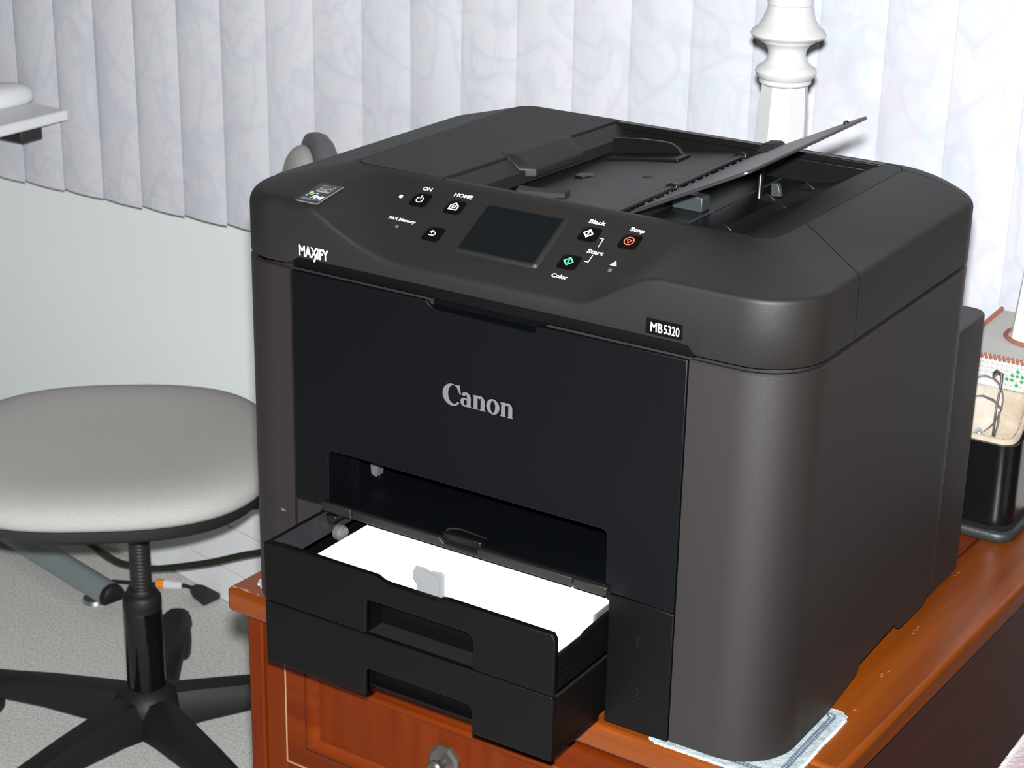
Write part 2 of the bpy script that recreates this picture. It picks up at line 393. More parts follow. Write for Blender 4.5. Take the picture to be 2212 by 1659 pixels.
# --- upper unit: shoulder surface between outer outline and lid outline
NS = (64, 40); NC = 14
O = rr(0, W, 0, DP, RC, NC, NS)
LI = rr(0.0562, 0.4028, 0.0775, 0.3186, 0.017, NC, NS)
def ztop(x, y, t):
    p_ = 1 + 1.3 * sstep((y - 0.09) / 0.14) * sstep((x - 0.2) / 0.15); zs = 0.336 + 0.014 * (1 - (1 - t) ** p_)
    zf = min(0.350, 0.307 + 0.58 * y)
    wl = 0.0
    if y < 0.079:
        width = 0.032 + 0.048 * max(0.0, 1 - y / 0.04)
        k = (x - 0.080) / width; k = max(0.0, min(1.0, k)); wl = 1 - (1 - k) ** 1.7
        x0 = 0.292 + 0.62 * y; x1 = 0.362
        wr = 1 - sstep((x - x0) / max(0.012, x1 - x0))
        wl *= wr
    return zs + (min(zs, zf) - zs) * wl
def rad(x, y):
    if y > 0.05: return 0.004
    if x < 0.055: return 0.010
    if x < 0.090: return 0.010 - 0.0070 * (x - 0.055) / 0.035
    return 0.0030
dist = [0.0, 0.0004, 0.0011, 0.0022, 0.0036, 0.0055, 0.0085, 0.0125, 0.019, 0.027, 0.036, 0.046, 0.056, 0.064, 0.071, 0.0755, 0.0775]
def ring(i):
    """column of points over outline sample i, from the inner bottom rim up and over to the lid groove"""
    ox, oy = O[i]; lx, ly = LI[i]
    step_ = sstep((ox - 0.0585) / 0.006) * (1 - sstep((ox - 0.3835) / 0.006)) if oy < 0.001 else 0.0
    zb = ZS + 0.0062 * step_
    L = math.hypot(lx - ox, ly - oy); ux, uy = (lx - ox) / L, (ly - oy) / L
    r = rad(ox, oy)
    zt0 = ztop(ox, oy, 0) - r
    col = [(ox + ux * 0.006, oy + uy * 0.006, zb + 0.001), (ox + ux * 0.0006, oy + uy * 0.0006, zb), (ox, oy, zb + 0.0006), (ox, oy, zb + 0.6 * (zt0 - zb))]
    for d in dist:
        t = d / 0.0775; q = t * L; x, y = ox + (lx - ox) * t, oy + (ly - oy) * t
        drop = r - math.sqrt(max(0, r * r - (r - q) ** 2)) if q < r else 0.0
        col.append((x, y, ztop(x, y, t) - drop))
    col.append((lx, ly, ztop(lx, ly, 1) - 0.006))
    return col
cols = [ring(i) for i in range(len(O))]
nO = len(O)
iR0 = NS[0] + NC                                   # first sample of the right side
iA = min(range(iR0, iR0 + NS[1]), key=lambda i: abs(O[i][1] - 0.0843))
iB = iR0 + NS[1] + 2
iL = min(range(2 * NS[0] + NS[1] + 3 * NC, nO), key=lambda i: abs(O[i][1] - 0.0843))
def strip(idx, name, material, sub=None):
    cs = [list(cols[i % nO]) for i in idx]
    for e, nb in ((0, 1), (-1, -2)):               # leave a hair-wide seam at both ends
        cs[e] = [tuple(Vector(a).lerp(Vector(b), min(0.45, 0.0004 / max(1e-6, (Vector(a) - Vector(b)).length)))) for a, b in zip(cs[e], cs[nb])]
    mb = MB(); mb.loft(cs, closed=False)
    return mb.build(name, material, pr, angle=50)
panel = strip(list(range(iL, nO + iA + 1)), 'operation_panel', M['top'])
strip(list(range(iA, iB + 1)), 'scanner_side_cover', M['top'])
strip(list(range(iB, iL + 1)), 'scanner_rear_cover', M['top'])
mb = MB(); mb.prism(rr(0.007, W - 0.007, 0.0075, DP - 0.007, RC - 0.006, 8), 2, 0.288, 0.298)  # added dark block inside the scanner, keeps light out of the seams
mb.prism(rr(0.0535, 0.4055, 0.083, 0.3205, 0.017, 8), 2, 0.298, 0.3035)
mb.prism([(0.0075, 0.2985), (0.076, 0.2985), (0.076, 0.336), (0.062, 0.331)], 0, 0.20, 0.252)
mb.build('scanner_light_block', M['gap'], pr, smooth=False)

# --- lid: feeder cover, document well, output slope
L0, L1, B0, B1 = 0.0568, 0.4022, 0.0781, 0.3180
def cover_poly():
    P = [(0.1385, B0), (0.1395, B0 + 0.004)]
    P += [(0.150, B1)]
    P += [(L0 + 0.016 + 0.016 * math.cos(a), B1 - 0.016 + 0.016 * math.sin(a)) for a in [PI / 2 + PI / 2 * i / 8 for i in range(9)]]
    P += [(L0 + 0.016 + 0.016 * math.cos(a), B0 + 0.016 + 0.016 * math.sin(a)) for a in [PI + PI / 2 * i / 8 for i in range(9)]]
    return P
mb = MB(); mb.prism(cover_poly(), 2, 0.336, 0.3506)
fc = mb.build('feeder_cover', M['lid'], pr, bevel=0.0008)
def sl(pts0, pts1, y0, y1):      # two (x, z) profiles joined along y
    return [[(x, y0, z) for x, z in pts0], [(x, y1, z) for x, z in pts1]]
mb = MB()
e0 = [(0.1388, 0.3485), (0.1420, 0.3482), (0.1500, 0.3415), (0.1535, 0.3410), (0.1535, 0.331), (0.1388, 0.331)]
e1 = [(x + 0.0112, z) for x, z in e0]
mb.loft(sl(e0, e1, B0 + 0.002, B1 - 0.004)); mb.build('cover_lip', M['top'], fc, bevel=0.0006)
mb = MB()
g0 = [(0.1315, 0.3512), (0.1450, 0.3512), (0.1640, 0.3418), (0.1640, 0.336), (0.1315, 0.336)]
g1 = [(0.1345, 0.3512), (0.1500, 0.3512), (0.1660, 0.3418), (0.1660, 0.336), (0.1345, 0.336)]
mb.loft(sl([(0.140, 0.3509), (0.1430, 0.3506), (0.1535, 0.3425), (0.1535, 0.336), (0.140, 0.336)], g0, 0.160, 0.168)); mb.loft(sl(g0, g1, 0.168, 0.234))
mb.loft(sl(g1, [(0.146, 0.3509), (0.151, 0.3506), (0.160, 0.3425), (0.160, 0.336), (0.146, 0.336)], 0.234, 0.243))
mb.build('cover_grip', M['top'], fc, bevel=0.0008)
# well walls
mb = MB(); mb.box(0.1515, 0.384, 0.3115, B1, 0.304, 0.3500); mb.box(0.160, 0.372, 0.3085, 0.3116, 0.304, 0.3455)
mb.build('well_rear_wall', M['well'], pr, bevel=0.0008)
mb = MB(); mb.box(0.1400, 0.384, B0, 0.0835, 0.304, 0.3498)
mb.build('well_front_wall', M['top'], pr, bevel=0.0008)
# sloping right-hand plate of the lid
prof = [(0.330, 0.3040), (0.330, 0.3285), (0.338, 0.3292), (0.346, 0.3310), (0.354, 0.3340), (0.362, 0.3385), (0.370, 0.3435), (0.377, 0.3475), (0.383, 0.3496), (0.388, 0.3500), (0.4022, 0.3500), (0.4022, 0.3040)]
mb = MB(); 
def corner_prism(prof, y0, y1, r):
    # plate whose two right corners are rounded in plan
    loops = []
    n = 9
    ys = [y0 + r - r * math.cos(PI / 2 * i / n) for i in range(n + 1)] + [y1 - r + r * math.sin(PI / 2 * i / n) for i in range(n + 1)]
    for y in ys:
        d = max(0.0, (y0 + r) - y, y - (y1 - r)); xm = 0.4022 - (r - math.sqrt(max(0, r * r - d * d)))
        loops.append([(min(x, xm), y, z) for x, z in prof])
    return loops
mb.loft(corner_prism(prof, B0, B1 - 0.0004, 0.016)); mb.build('output_slope', M['lid'], pr, angle=40)
# document input ramp and output floor
mb = MB(); mb.prism([(0.1400, 0.304), (0.1400, 0.3235), (0.160, 0.3290), (0.200, 0.3350), (0.240, 0.3400), (0.2620, 0.3425), (0.2680, 0.3420), (0.2705, 0.3395), (0.2705, 0.304)], 1, 0.0838, 0.3080)
ramp = mb.build('input_ramp', M['wellfloor'], pr, angle=40)
mb = MB(); mb.prism([(0.272, 0.304), (0.272, 0.3275), (0.331, 0.3282), (0.331, 0.304)], 1, 0.0838, 0.3080); mb.build('output_floor', M['well'], pr)
mb = MB(); mb.box(0.3035, 0.3045, 0.086, 0.185, 0.3275, 0.3292); mb.box(0.3035, 0.3045, 0.19, 0.306, 0.3275, 0.3285); mb.build('floor_seam', M['dim_part'], pr)
for rx, ry in ((0.333, 0.285), (0.331, 0.148), (0.322, 0.238), (0.345, 0.215)):
    mb = MB(); mb.prism([(rx - 0.008, 0.326), (rx + 0.0015, 0.3345), (rx + 0.003, 0.334), (rx + 0.009, 0.330), (rx + 0.009, 0.326)], 1, ry - 0.0009, ry + 0.0009); mb.build('rib', M['well'], pr, bevel=0.0003)
# sheet guides on the ramp
mb = MB()
mb.prism([(0.165, 0.327), (0.165, 0.3440), (0.190, 0.3470)] + [(0.212 + 0.022 * math.sin(a), 0.3255 + 0.0222 * math.cos(a)) for a in [PI / 2 * i / 10 for i in range(11)]] + [(0.234, 0.325)], 1, 0.283, 0.2865)
mb.prism([(0.165, 0.329), (0.165, 0.332), (0.235, 0.3415), (0.235, 0.338)], 1, 0.262, 0.2835)
gd = mb.build('sheet_guide', M['well'], pr, bevel=0.0009)
mb = MB(); mb.prism([(0.158, 0.088), (0.215, 0.088), (0.222, 0.106), (0.203, 0.112), (0.160, 0.118)], 2, 0.326, 0.3375); mb.build('sheet_guide', M['wellfloor'], pr, bevel=0.0008)
mb = MB(); mb.prism([(0.178, 0.1180), (0.2125, 0.1300), (0.2085, 0.1440), (0.1900, 0.1330), (0.1720, 0.1310)], 2, 0.3300, 0.3392); mb.build('guide_slot', M['gap'], pr, smooth=False)
mb = MB()
mb.prism([(0.236, 0.205), (0.247, 0.2015), (0.249, 0.206), (0.238, 0.2095)], 2, 0.3385, 0.3405)
mb.build('latch_slot', M['gap'], pr, smooth=False)
mb = MB(); mb.prism([(0.181, 0.196), (0.190, 0.194), (0.1945, 0.203), (0.190, 0.211), (0.181, 0.204)], 2, 0.330, 0.3346); mb.build('ramp_mark', M['well'], pr, bevel=0.0004)
# hinge bar with clips
mb = MB(); mb.tube([(0.2725, 0.094, 0.3415), (0.2725, 0.304, 0.3415)], 0.0023, 10); mb.build('hinge_bar', M['well'], pr)
for cy in (0.186, 0.300):
    mb = MB(); mb.prism([(0.2665, 0.3415), (0.2675, 0.3440), (0.2715, 0.3455), (0.2760, 0.3445), (0.2775, 0.3405), (0.2750, 0.339)], 1, cy - 0.0025, cy + 0.0025); mb.build('hinge_clip', M['well'], pr, bevel=0.0006)
# opened document tray, leaning up to the right
hx, hz, tx, tz = 0.2850, 0.3445, 0.3742, 0.3880
du = Vector((tx - hx, 0, tz - hz)); TL = du.length; du.normalize()
tf = Frame((hx, 0.098, hz), du, (0, 1, 0))
TD = 0.209
pl = [(0.0, 0.0), (TL - 0.006, 0.0)] + [(TL - 0.006 + 0.006 * math.sin(a), 0.006 - 0.006 * math.cos(a)) for a in [PI / 2 * i / 5 for i in range(1, 6)]] + \
     [(TL - 0.014 + 0.014 * math.cos(a), TD - 0.014 + 0.014 * math.sin(a)) for a in [PI / 2 * i / 6 for i in range(7)]] + [(0.0, TD)]
mb = MB(); n = len(pl)
mb.loft([[tf(a, b, -0.0012) for a, b in pl], [tf(a, b, 0.0012) for a, b in pl]])
dt = mb.build('document_tray', M['tray'], pr, bevel=0.0007)
mb = MB()
mb = MB(); mb.lathe([(0.0022, 0), (0.0022, 0.0014), (0.0012, 0.0022)], tf(TL - 0.012, TD - 0.022, 0.0014), 12, tf.n); mb.build('tray_stud', M['well'], dt)
mb = MB()
for k in range(14):
    b = 0.02 + 0.0118 * k + random.uniform(-0.003, 0.003); a = 0.0035 + random.uniform(0, 0.003)
    mb.lathe([(0.0014, 0), (0.0011, 0.0008), (0.0003, 0.0012)], tf(a, b, 0.0015), 7, tf.n)
o = mb.build('hinge_burr', M['dim_part'], dt); o['kind'] = 'stuff'
mb = MB(); mb.prism([(0.284, 0.348), (0.290, 0.3555), (0.300, 0.3565), (0.311, 0.3480)], 1, 0.296, 0.3125); mb.build('tray_stop', M['lid'], pr, bevel=0.0012)
mb = MB(); mb.prism([(0.2735, 0.3275), (0.2735, 0.3405), (0.2985, 0.3385), (0.2985, 0.3275)], 1, 0.182, 0.1945); mb.build('paper_stopper', M['dim_part'], pr, bevel=0.001)
mb = MB(); mb.tube([(0.3165, 0.240, 0.328), (0.3135, 0.247, 0.352)], 0.0026, 12); mb.build('tray_prop', M['well'], pr)
mb = MB(); mb.prism([(0.320, 0.328), (0.320, 0.3385), (0.326, 0.3385), (0.329, 0.329)], 1, 0.252, 0.2565); mb.build('prop_bracket', M['dim_part'], pr, bevel=0.0008)

# --- lower body shell
T = 0.004
XL, XR, ZB = 0.0596, 0.3864, 0.2868
OB = rr(0, W, 0, DP, RC, NC, (20, 60))
def bottom_right(y):
    pts = [(-1, 0.004), (0.10, 0.004), (0.147, 0.0115), (0.1535, 0.0185), (0.215, 0.0212), (0.226, 0.0212), (0.232, 0.0125), (0.281, 0.0125), (0.286, 0.018), (0.30, 0.022), (9, 0.022)]
    for (a, za), (b, zb_) in zip(pts, pts[1:]):
        if a <= y <= b: return za + (zb_ - za) * (y - a) / (b - a)
    return 0.02
def shell(idx, name, material, zbot, extra0=None, extra1=None):
    pts = [OB[i % len(OB)] for i in idx]
    if extra0: pts = [extra0] + pts
    if extra1: pts = pts + [extra1]
    cs = []; n = len(pts)
    for k, (x, y) in enumerate(pts):
        a = Vector(pts[max(0, k - 1)]); b = Vector(pts[min(n - 1, k + 1)]); d = (b - a).normalized(); nx, ny = -d.y, d.x
        z0 = zbot(x, y)
        e = 0.0012
        cs.append([(x + nx * T, y + ny * T, z0), (x + nx * e, y + ny * e, z0), (x, y, z0 + e), (x, y, ZB - e), (x + nx * e, y + ny * e, ZB), (x + nx * T, y + ny * T, ZB)])
    mb = MB(); mb.loft(cs)
    # loft treats each column as a closed loop; caps close both ends
    return mb.build(name, material, pr, angle=40)
nB = len(OB); iFR = 20
shell(range(iFR, iFR + NC + 60 + NC), 'right_side_cover', M['side'], lambda x, y: bottom_right(y), extra0=(XR + 0.0006, 0.0))
shell(range(nB - NC - 60, nB + 1), 'left_side_cover', M['side'], lambda x, y: 0.006, extra1=(XL - 0.0006, 0.0))
mb = MB(); mb.box(0.012, W - 0.012, DP - 0.006, DP - 0.002, 0.012, ZB); mb.build('rear_panel', M['side'], pr)
mb = MB(); mb.prism(rr(0.015, 0.4555, 0.30, 0.3865, (0.002, 0.002, 0.014, 0.014), 6), 2, 0.003, 0.2275); mb.build('rear_duplex_cover', M['side'], pr, bevel=0.003, seg=3)
# chassis behind the front, in blocks around slot and cassettes
mb = MB(); mb.prism(rr(0.0065, W - 0.0065, 0.0155, DP - 0.008, (0.034, 0.034, 0.036, 0.036), 8), 2, 0.1535, 0.2865); mb.prism(rr(0.0065, 0.0835, 0.0125, DP - 0.008, (0.035, 0.001, 0.001, 0.036), 8), 2, 0.022, 0.153); mb.prism(rr(0.3345, W - 0.0065, 0.0125, DP - 0.008, (0.001, 0.035, 0.036, 0.001), 8), 2, 0.024, 0.153); mb.box(0.3345, W - 0.06, 0.0125, DP - 0.05, 0.008, 0.03)
mb.box(0.0835, 0.3345, 0.21, DP - 0.008, 0.006, 0.153)
mb.build('chassis', M['gap'], pr, smooth=False)
# strip behind the raised rim of the panel
mb = MB(); mb.box(0.0585, 0.3875, 0.0055, 0.012, 0.2872, 0.2975); mb.build('upper_rim_filler', M['cassette'], pr)
# front door
ZD0 = 0.1048
def rc(cx, cz, r, a0, n=6): return [(cx + r * math.cos(a0 + PI / 2 * i / n), cz + r * math.sin(a0 + PI / 2 * i / n)) for i in range(n + 1)]
sx0, sx1, sz1 = 0.0915, 0.3315, 0.1508
door = [(XL + 0.0008, ZD0), (sx0, ZD0), (sx0, sz1 - 0.005)] + [(sx0 + 0.004 - 0.004 * math.cos(a), sz1 - 0.004 + 0.004 * math.sin(a)) for a in [PI / 2 * i / 5 for i in range(6)]] + \
       [(sx1 - 0.005 + 0.005 * math.sin(a), sz1 - 0.005 + 0.005 * math.cos(a)) for a in [PI / 2 * i / 5 for i in range(6)]] + [(sx1, ZD0)] + \
       [(XR - 0.0008, ZD0 - 0.0015), (XR - 0.0008, 0.2862), (0.2712, 0.2862), (0.2712, 0.2852)] + [(0.2690, 0.2808)] + [(0.188, 0.2808), (0.1822, 0.2840), (0.1805, 0.2862), (XL + 0.0008, 0.2862)]
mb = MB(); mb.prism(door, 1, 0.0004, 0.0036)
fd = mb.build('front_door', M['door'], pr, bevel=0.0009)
mb = MB(); mb.prism([(0.1797, 0.2866), (0.1797, 0.279), (0.272, 0.279), (0.272, 0.2866)], 1, 0.0105, 0.0125)
mb.prism([(0.0036, 0.2787), (0.0105, 0.281), (0.0125, 0.281), (0.0125, 0.2785), (0.0036, 0.2768)], 0, 0.1797, 0.272)
mb.build('door_grip', M['door'], fd)
# output slot: side walls, ceiling, floor
mb = MB()
mb.box(0.0868, 0.0915, 0.0036, 0.185, 0.098, 0.1535); mb.box(0.3315, 0.3345, 0.0036, 0.185, 0.098, 0.1535)
mb.box(0.0868, 0.3345, 0.185, 0.19, 0.098, 0.1535); mb.box(0.0868, 0.3345, 0.0036, 0.185, 0.1515, 0.1535)
mb.build('output_slot', M['door'], pr)
mb = MB(); mb.box(0.0915, 0.0985, 0.028, 0.0287, 0.108, 0.150); mb.build('slot_rail', M['door'], pr, bevel=0.0002); mb = MB(); mb.box(0.0925, 0.1025, 0.05, 0.075, 0.112, 0.116); mb.build('slot_rail', M['door'], pr, bevel=0.0006)
mb = MB(); mb.prism([(0.0985, 0.1500), (0.1110, 0.1500), (0.1060, 0.1180), (0.1010, 0.1200)], 1, 0.040, 0.050); mb.build('slot_roller', M['grey_part'], pr, bevel=0.001)
# output tray with lip
mb = MB(); mb.prism([(0.0015, 0.1022), (0.0015, 0.1085), (0.006, 0.1098), (0.05, 0.1125), (0.12, 0.1165), (0.184, 0.1185), (0.184, 0.1022)], 0, 0.0922, 0.3308)
ot = mb.build('output_tray', M['door'], pr, bevel=0.0008)
for x0, x1 in ((0.0868, 0.1140), (0.1152, 0.3066), (0.3078, 0.3344)):
    if x1 - x0 < 0.1:
        mb = MB(); mb.box(x0, x1, -0.0028, 0.0012, 0.1020, 0.1090); mb.build('tray_lip', M['wellfloor'], ot, bevel=0.0009)
    else:
        gx0, gx1 = 0.1945, 0.2275
        mb = MB(); mb.prism([(x0, 0.1020), (x1, 0.1020), (x1, 0.1090), (gx1, 0.1090), (gx1, 0.1050), (gx0 + 0.004, 0.1050), (gx0, 0.1090), (x0, 0.1090)], 1, -0.0028, 0.0012); mb.build('tray_lip', M['wellfloor'], ot, bevel=0.0009)
mb = MB(); mb.box(0.194, 0.228, 0.0011, 0.0065, 0.1045, 0.1122); mb.build('tray_grip', M['well'], ot, bevel=0.001)
mb = MB(); mb.tube([(0.1938, 0.004, 0.110), (0.1975, 0.0062, 0.1135), (0.205, 0.009, 0.114), (0.2285, 0.009, 0.1125)], 0.0011, 8); mb.build('grip_rim', M['well'], ot)
# lower front frame left and right of the cassettes
mb = MB(); mb.prism([(XL + 0.0008, 0.003), (0.0828, 0.003), (0.0828, 0.100), (0.0905, 0.1015), (0.0905, 0.1038), (XL + 0.0008, 0.1038)], 1, 0.0004, 0.006); mb.build('lower_front_frame', M['side'], pr, bevel=0.0008)
mb = MB(); mb.prism([(0.3350, 0.003), (XR - 0.0008, 0.003), (XR - 0.0008, 0.1022), (0.372, 0.1032), (0.3350, 0.1038)], 1, 0.0004, 0.006)
lf = mb.build('lower_front_frame', M['cassette'], pr, bevel=0.0008)
ff = Frame((0, 0, 0), (1, 0, 0), (0, 0, 1))            # the printer's front plane
def frontwords(nm, s, x, z, wd, h, mt, par, y, **k): return words(nm, s, Frame((0, y, 0), (1, 0, 0), (0, 0, 1)), x, z, wd, h, mt, par, **k)
frontwords('cassette_number', '1', 0.358, 0.070, 0.0025, 0.0085, M['well'], lf, 0.0004, bold=-0.02)
frontwords('cassette_number', '2', 0.3575, 0.030, 0.006, 0.0085, M['well'], lf, 0.0004, bold=-0.02)
# memory port in the left column
mb = MB(); px0, px1, pz0, pz1 = 0.0335, 0.0505, 0.0815, 0.0965
fr_o = [(px0 - 0.0012, pz0 - 0.0012), (px1 + 0.0012, pz0 - 0.0012), (px1 + 0.0012, pz1 + 0.0012), (px0 - 0.0012, pz1 + 0.0012)]
fr_i = [(px0, pz0), (px1, pz0), (px1, pz1), (px0, pz1)]
def yl(x): return 0.0 if x > RC else RC - math.sqrt(max(0, RC * RC - (RC - x) ** 2))
mb.loft([[(x, yl(x) - 0.0003, z) for x, z in fr_o], [(x, yl(x) - 0.0006, z) for x, z in fr_i]], cap0=False, cap1=False)
port = mb.build('memory_port', M['side'], pr)
mb = MB(); mb.add([(px0, yl(px0) - 0.0004, pz0), (px1, yl(px1) - 0.0004, pz0), (px1, yl(px1) - 0.0004, pz1), (px0, yl(px0) - 0.0004, pz1)], [(0, 1, 2, 3)]); mb.build('port_recess_shade', M['gap'], port)  # flat black face, the recess's shade put into its colour
mb = MB(); mb.box(0.0455, 0.0500, -0.0006, 0.0, 0.0902, 0.0922); mb.build('port_glint', M['grey_part'], port)  # pale bar painted as the glint inside the port

# --- paper cassettes
YF = -0.0664
CX0, CX1 = 0.0832, 0.3326
def cassette(z0, z1, top_profile, notch):
    nx0, nx1, nz = notch
    f = [(CX0, z0), (nx0, z0), (nx0, z0 + nz - 0.002), (nx0 + 0.002, z0 + nz), (nx1 - 0.007, z0 + nz)] + [(nx1 - 0.007 + 0.007 * math.sin(a), z0 + nz - 0.007 + 0.007 * math.cos(a)) for a in [PI / 2 * i / 5 for i in range(1, 6)]] + [(nx1, z0), (CX1, z0)]
    f += top_profile
    return f
# upper cassette
tp = [(CX1, 0.0955), (0.3300, 0.1000), (0.2440, 0.1005), (0.2400, 0.0998), (0.2370, 0.0980), (0.195, 0.0980), (0.1900, 0.0985), (0.1845, 0.1010), (0.1000, 0.1012), (CX0, 0.1000)]
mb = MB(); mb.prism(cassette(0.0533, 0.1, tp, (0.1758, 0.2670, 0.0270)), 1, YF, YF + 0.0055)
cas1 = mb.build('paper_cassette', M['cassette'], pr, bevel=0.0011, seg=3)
cas1['label'] = 'upper paper cassette, pulled out and filled with white paper'
mb = MB(); mb.box(0.1752, 0.2676, YF + 0.0195, YF + 0.0208, 0.0533, 0.0835); mb.box(0.1752, 0.2676, YF + 0.0054, YF + 0.0200, 0.0803, 0.0820)
mb.box(0.1742, 0.1758, YF + 0.003, YF + 0.0200, 0.0533, 0.0815); mb.box(0.2670, 0.2686, YF + 0.003, YF + 0.0200, 0.0533, 0.0815)
mb.build('cassette_grip', M['cassette'], cas1, bevel=0.0005)
mb = MB()
mb.prism([(YF + 0.003, 0.0540), (0.16, 0.0540), (0.16, 0.0845), (0.0, 0.0850), (-0.024, 0.0838), (-0.0275, 0.0822), (YF + 0.006, 0.0822), (YF + 0.003, 0.0900)], 0, 0.3292, 0.3326)
mb.build('cassette_side', M['cassette'], cas1, bevel=0.0005)
mb = MB(); mb.prism([(YF + 0.003, 0.0540), (0.16, 0.0540), (0.16, 0.0985), (YF + 0.003, 0.0995)], 0, 0.0834, 0.0862)
mb.box(0.0955, 0.0985, YF + 0.0045, 0.16, 0.056, 0.0885)
mb.build('cassette_side', M['cassette'], cas1, bevel=0.0004)
mb = MB(); mb.prism([(0.0863, 0.0985), (0.0863, 0.0955), (0.0985, 0.0855), (0.0985, 0.0885)], 1, YF + 0.0056, 0.16); mb.build('cassette_slide', M['slide'], cas1)
mb = MB(); mb.prism([(0.0834, YF + 0.0045), (0.1750, YF + 0.0045), (0.1750, YF + 0.0200), (0.2680, YF + 0.0200), (0.2680, YF + 0.0045), (0.3326, YF + 0.0045), (0.3326, 0.16), (0.0834, 0.16)], 2, 0.0535, 0.0560); mb.build('cassette_floor', M['cassette'], cas1)
mb = MB(); mb.box(0.3326, 0.3336, -0.058, 0.004, 0.0640, 0.0655); mb.box(0.3326, 0.3336, -0.052, 0.004, 0.0690, 0.0700); mb.build('cassette_rail', M['cassette'], cas1, bevel=0.0003)
mb = MB(); mb.lathe([(0.0001, 0), (0.0055, 0.0005), (0.0062, 0.002), (0.0062, 0.006), (0.0050, 0.0070), (0.0050, 0.0082), (0.0001, 0.0082)], (0.0995, -0.0020, 0.0875), 20, Vector((1, 0.05, 0))); mb.build('side_guide', M['grey_part'], cas1)
mb = MB(); mb.prism([(0.3264, 0.080), (0.3290, 0.080), (0.3290, 0.0885), (0.3264, 0.0872)], 1, -0.006, 0.02); mb.build('side_guide', M['grey_part'], cas1, bevel=0.001)
mb = MB(); mb.prism([(0.090, 0.100), (0.1005, 0.100), (0.0985, 0.0925), (0.0935, 0.0925)], 1, -0.003, 0.02); mb.build('cassette_catch', M['well'], cas1, bevel=0.001)
gpl = [(0.2040, 0.0570), (0.2040, 0.0925), (0.2012, 0.0960), (0.2015, 0.1020), (0.2035, 0.1056), (0.2090, 0.1064), (0.2150, 0.1050), (0.2255, 0.1068), (0.2278, 0.1056), (0.2278, 0.0570)]
mb = MB(); mb.prism(gpl, 1, -0.0446, -0.0434)
mb.prism([(0.2245, 0.057), (0.2245, 0.098), (0.2238, 0.1005), (0.2228, 0.1025), (0.2190, 0.1040), (0.2110, 0.1052), (0.2255, 0.1066), (0.2277, 0.1055), (0.2277, 0.057)], 1, -0.0456, -0.0446)
g_ = mb.build('length_guide', M['clear'], cas1, bevel=0.0004); g_['label'] = 'clear plastic paper guide tab'
# lower cassette
tp2 = [(CX1, 0.0500), (CX1 - 0.0012, 0.0526), (CX0 + 0.001, 0.0526), (CX0, 0.0515)]
mb = MB(); mb.prism(cassette(0.0024, 0.0526, tp2, (0.1750, 0.2672, 0.0225)), 1, YF, YF + 0.0055)
cas2 = mb.build('paper_cassette', M['cassette'], pr, bevel=0.0011, seg=3)
cas2['label'] = 'lower paper cassette under the filled one'
mb = MB(); mb.box(0.1744, 0.2678, YF + 0.012, YF + 0.0145, 0.0085, 0.0300); mb.box(0.1744, 0.2678, YF + 0.0054, YF + 0.0125, 0.0248, 0.0270)
mb.box(0.1736, 0.1750, YF + 0.003, YF + 0.014, 0.0024, 0.0260); mb.box(0.2672, 0.2686, YF + 0.003, YF + 0.014, 0.0024, 0.0260)
mb.build('cassette_grip', M['cassette'], cas2, bevel=0.0005)
mb = MB(); mb.box(CX0 + 0.0004, CX1 - 0.0004, YF + 0.0045, 0.16, 0.0508, 0.0527); mb.build('cassette_cover', M['top'], cas2)
mb = MB(); mb.box(0.3296, 0.3326, YF + 0.0045, 0.16, 0.0090, 0.0508); mb.box(CX0, CX0 + 0.003, YF + 0.0045, 0.16, 0.0090, 0.0508); mb.box(CX0, CX1, YF + 0.0045, 0.16, 0.0088, 0.0105)
mb.build('cassette_side', M['cassette'], cas2, bevel=0.0005)
for a_, b_ in ((0.272, 0.3310), (CX0 + 0.002, 0.17)):
    mb = MB(); mb.prism([(YF + 0.004, 0.0024), (0.0, 0.0024), (0.0, 0.0090), (YF + 0.004, 0.0090)], 0, a_, b_); mb.build('cassette_skirt', M['cassette'], cas2)

# --- panel controls, on the sloping facet
sl_ = 0.58; kv = 1 / math.sqrt(1 + sl_ * sl_)
pf = Frame((0, 0, 0.307), (1, 0, 0), (0, kv, sl_ * kv))
def V(y): return y / kv
def rrc(cx, cy, w_, h_, r, n=5): return [(x, y) for x, y in rr(cx - w_ / 2, cx + w_ / 2, cy - h_ / 2, cy + h_ / 2, r, n)]
def button(cx, y, label):
    mb = MB(); o_ = rrc(cx, V(y), 0.0146, 0.0142, 0.0028); i_ = rrc(cx, V(y), 0.0136, 0.0132, 0.0026)
    mb.loft([[pf(a, b, -0.0005) for a, b in o_], [pf(a, b, 0.0005) for a, b in o_], [pf(a, b, 0.0008) for a, b in i_]])
    o = mb.build('button', M['btn'], pr, angle=50); o['label'] = label; return o
BO = 0.00095
b_on = button(0.1366, 0.0552, 'power button')
decal('icon', [ringloops((0.1366, V(0.0545)), 0.0023, 0.0030, 24, PI / 2 + 0.55, PI / 2 + 2 * PI - 0.55), stroke((0.1366, V(0.0545) + 0.0006), (0.1366, V(0.0545) + 0.0042), 0.0008)], pf, BO, M['white_ink'], b_on)
b_home = button(0.1668, 0.0546, 'home button')
hx_, hy_ = 0.1666, V(0.0542)
